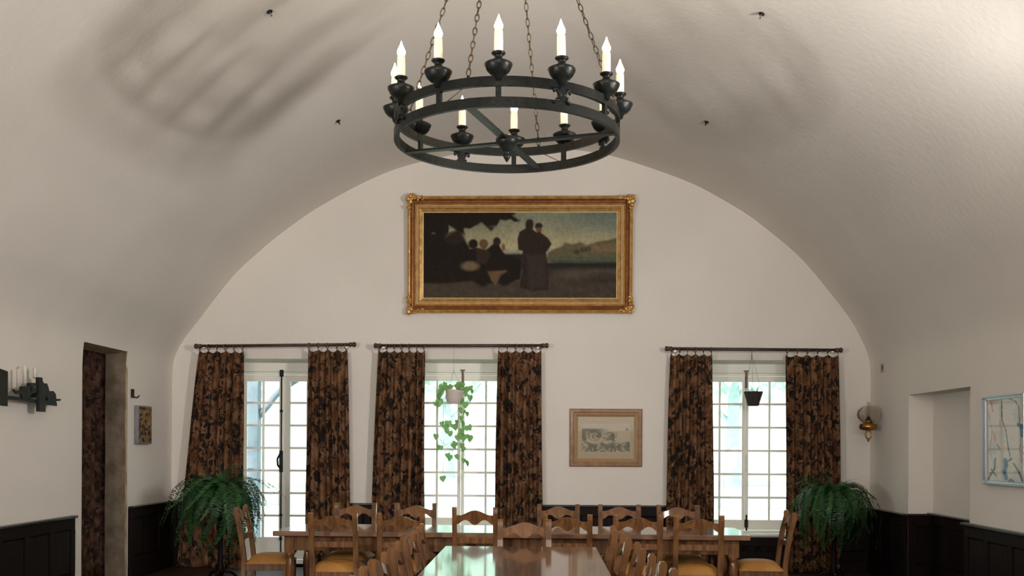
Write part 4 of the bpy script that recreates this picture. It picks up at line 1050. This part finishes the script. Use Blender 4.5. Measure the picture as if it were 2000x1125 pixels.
MB().lathe([(.062, 0), (.066, .005), (.085, .07), (.112, .158), (.116, .17), (.10, .165)], 16).build('basket', mat('dark_basket', (0.022, 0.018, 0.012), .8, col2=(.04, .032, .02), scale=30, bump=.004, bump_scale=60), hb)
for k in range(3):
    a = k * 2.1 + .3; MB().tube([(.11 * math.cos(a), .11 * math.sin(a), .165), (-.02, .0, .62)], .0016, 5).build('hanging_wire', RODM, hb)
MB().tube([(-.02, .0, .69), (-.02, 0, .655), (-.02, 0, .55)], .0035, 5).build('hook', RODM, hb)
for k in range(9):
    a = rnd.uniform(0, 6.28); r = rnd.uniform(.02, .09); h = rnd.uniform(.03, .10)
    MB().tube([(r * math.cos(a), r * math.sin(a), .15), (r * 1.1 * math.cos(a), r * 1.1 * math.sin(a), .16 + h * .6), (r * 1.5 * math.cos(a), r * 1.5 * math.sin(a), .16 + h)], [.003, .0025, .001], 5).build('sprig', FERN2, hb)
MB().lathe([(.0, .158), (.10, .16), (.0, .163)], 14, cap=False).build('soil', SOIL, hb)

# ------------------------------------------------------------------ wall fittings
# wrought-iron sconce on the left wall, local x runs along the wall (= world y), z up, -y into the room
sc = thing('wall_sconce', 'black wrought-iron leaf sconce with pale candles on the plastered wall', 'sconce', (LX, 8.90, 1.93), PI / 2)
def YP(px, d=0): return 8.229 + (px * 1.0) * .00882 - 8.90      # along-wall metres from the bracket's left end
def ZP(py): return 1.93 + (768 - py) * .00442 - 1.93
def plate(pts, d0, d1, name='scroll', parent=sc):
    return MB().prism([(YP(x), ZP(y)) for x, y in pts], -d1, -d0).build(name, BLACKP, parent)
plate([(-16, 729), (0, 729), (12, 732), (12, 797), (0, 796), (-16, 795)], .09, .12, 'end_plate')
plate([(69, 735), (76, 735), (77, 743), (83, 748), (83, 803), (70, 803)], .10, .13, 'centre_plate')
plate([(0, 776), (72, 779), (110, 784), (112, 789), (72, 786), (0, 783)], .09, .11, 'arm')
plate([(24, 764), (31, 767), (37, 764), (38, 757), (50, 755), (56, 758), (56, 772), (50, 780), (40, 780), (37, 771), (30, 772), (24, 767)], .10, .12, 'leaf')
plate([(53, 748), (70, 746), (71, 752), (64, 753), (62, 756), (70, 758), (71, 765), (62, 767), (56, 770), (54, 760)], .09, .12, 'leaf')
plate([(83, 748), (88, 745), (91, 752), (93, 760), (102, 759), (107, 765), (108, 774), (119, 774), (116, 778), (108, 779), (110, 788), (83, 789), (83, 781), (88, 780), (90, 774), (85, 772)], .09, .12, 'leaf')
for (px, t0, t1) in ((22, 735, 767), (40, 724, 758), (52, 716, 750), (72, 717, 737)):
    MB().lathe([(.016, 0), (.016, .001 + (t1 - t0) * .00442), (.008, .006 + (t1 - t0) * .00442)], 12, Matrix.Translation((YP(px), -.08, ZP(t1)))).build('candle', SLEEVEW, sc)
for px in (-6, 76): MB().box(YP(px) - .02, YP(px) + .02, -.10, .0, ZP(775), ZP(765)).build('wall_bracket', BLACKP, sc)
hk = thing('wall_hook', 'small dark iron hook on the wall above the small deep-framed picture', 'hook', (LX, 11.17, 2.05), PI / 2)
MB().box(-.012, .018, -.03, 0, -.045, .05, .003).build('plate', BLACKP, hk)
MB().tube([(0, -.02, -.035), (.02, -.06, -.045), (.03, -.08, -.02)], .008, 6).build('prong', BLACKP, hk)

# brass oil lamp in the corner: its arm comes straight out of the end wall
ol = thing('oil_lamp', 'brass oil lamp with round glass globe bracketed in the corner', 'lamp', (3.79, 12.0, 1.745), 0)
X0 = 0.0
m = MB().lathe([(.028, 0), (.028, .008), (.02, .014), (.009, .02)], 16, Matrix.Translation((.10, .42, -.01)) @ Matrix.Rotation(PI / 2, 4, 'X'))
m.tube([(.10, .41, -.01), (.08, .28, -.03), (0, .12, -.035), (0, .08, -.01)], .009, 8)
m.build('wall_arm', BRASS, ol)
m = MB().lathe([(.02, -.05), (.06, -.045), (.098, -.03), (.104, 0), (.098, .028), (.05, .038), (.03, .045)], 20, Matrix.Translation((X0, 0, -.005)))
m.build('font', BRASS, ol)
MB().lathe([(.03, .04), (.045, .055), (.04, .075), (.022, .10), (.008, .125)], 14, Matrix.Translation((X0, 0, -.005))).build('burner', mat('burner_brass', (.10, .05, .025), .4, metal=.7), ol)
m = MB(); m.tube([(X0 + .032 * math.cos(2 * PI * i / 14), 0, -.10 + .048 * math.sin(2 * PI * i / 14)) for i in range(14)], .009, 6, closed=True)
m.lathe([(.004, -.182), (.012, -.17), (.014, -.155), (.008, -.145)], 10, Matrix.Translation((X0, 0, 0))); m.build('ring_pull', BRASS, ol)
MB().lathe([(.05, .040), (.092, .065), (.122, .105), (.131, .145), (.122, .190), (.092, .228), (.05, .252)], 28, Matrix.Translation((X0, 0, -.01)), cap=False).build('globe', GLOBE, ol)
MB().lathe([(.020, .05), (.026, .09), (.022, .14), (.018, .24), (.020, .29)], 14, Matrix.Translation((X0, 0, -.01)), cap=False).build('chimney', GLOBE, ol)
th = thing('thermostat', 'small beige plate fixed high on the plaster near the corner', 'thermostat', (RX, 11.98, 2.42), -PI / 2)
MB().box(-.07, .07, -.012, 0, -.05, .05, .004).build('plate', PLATE, th)
MB().box(.015, .04, -.02, -.012, -.03, .03, .002).build('slider', RODM, th)
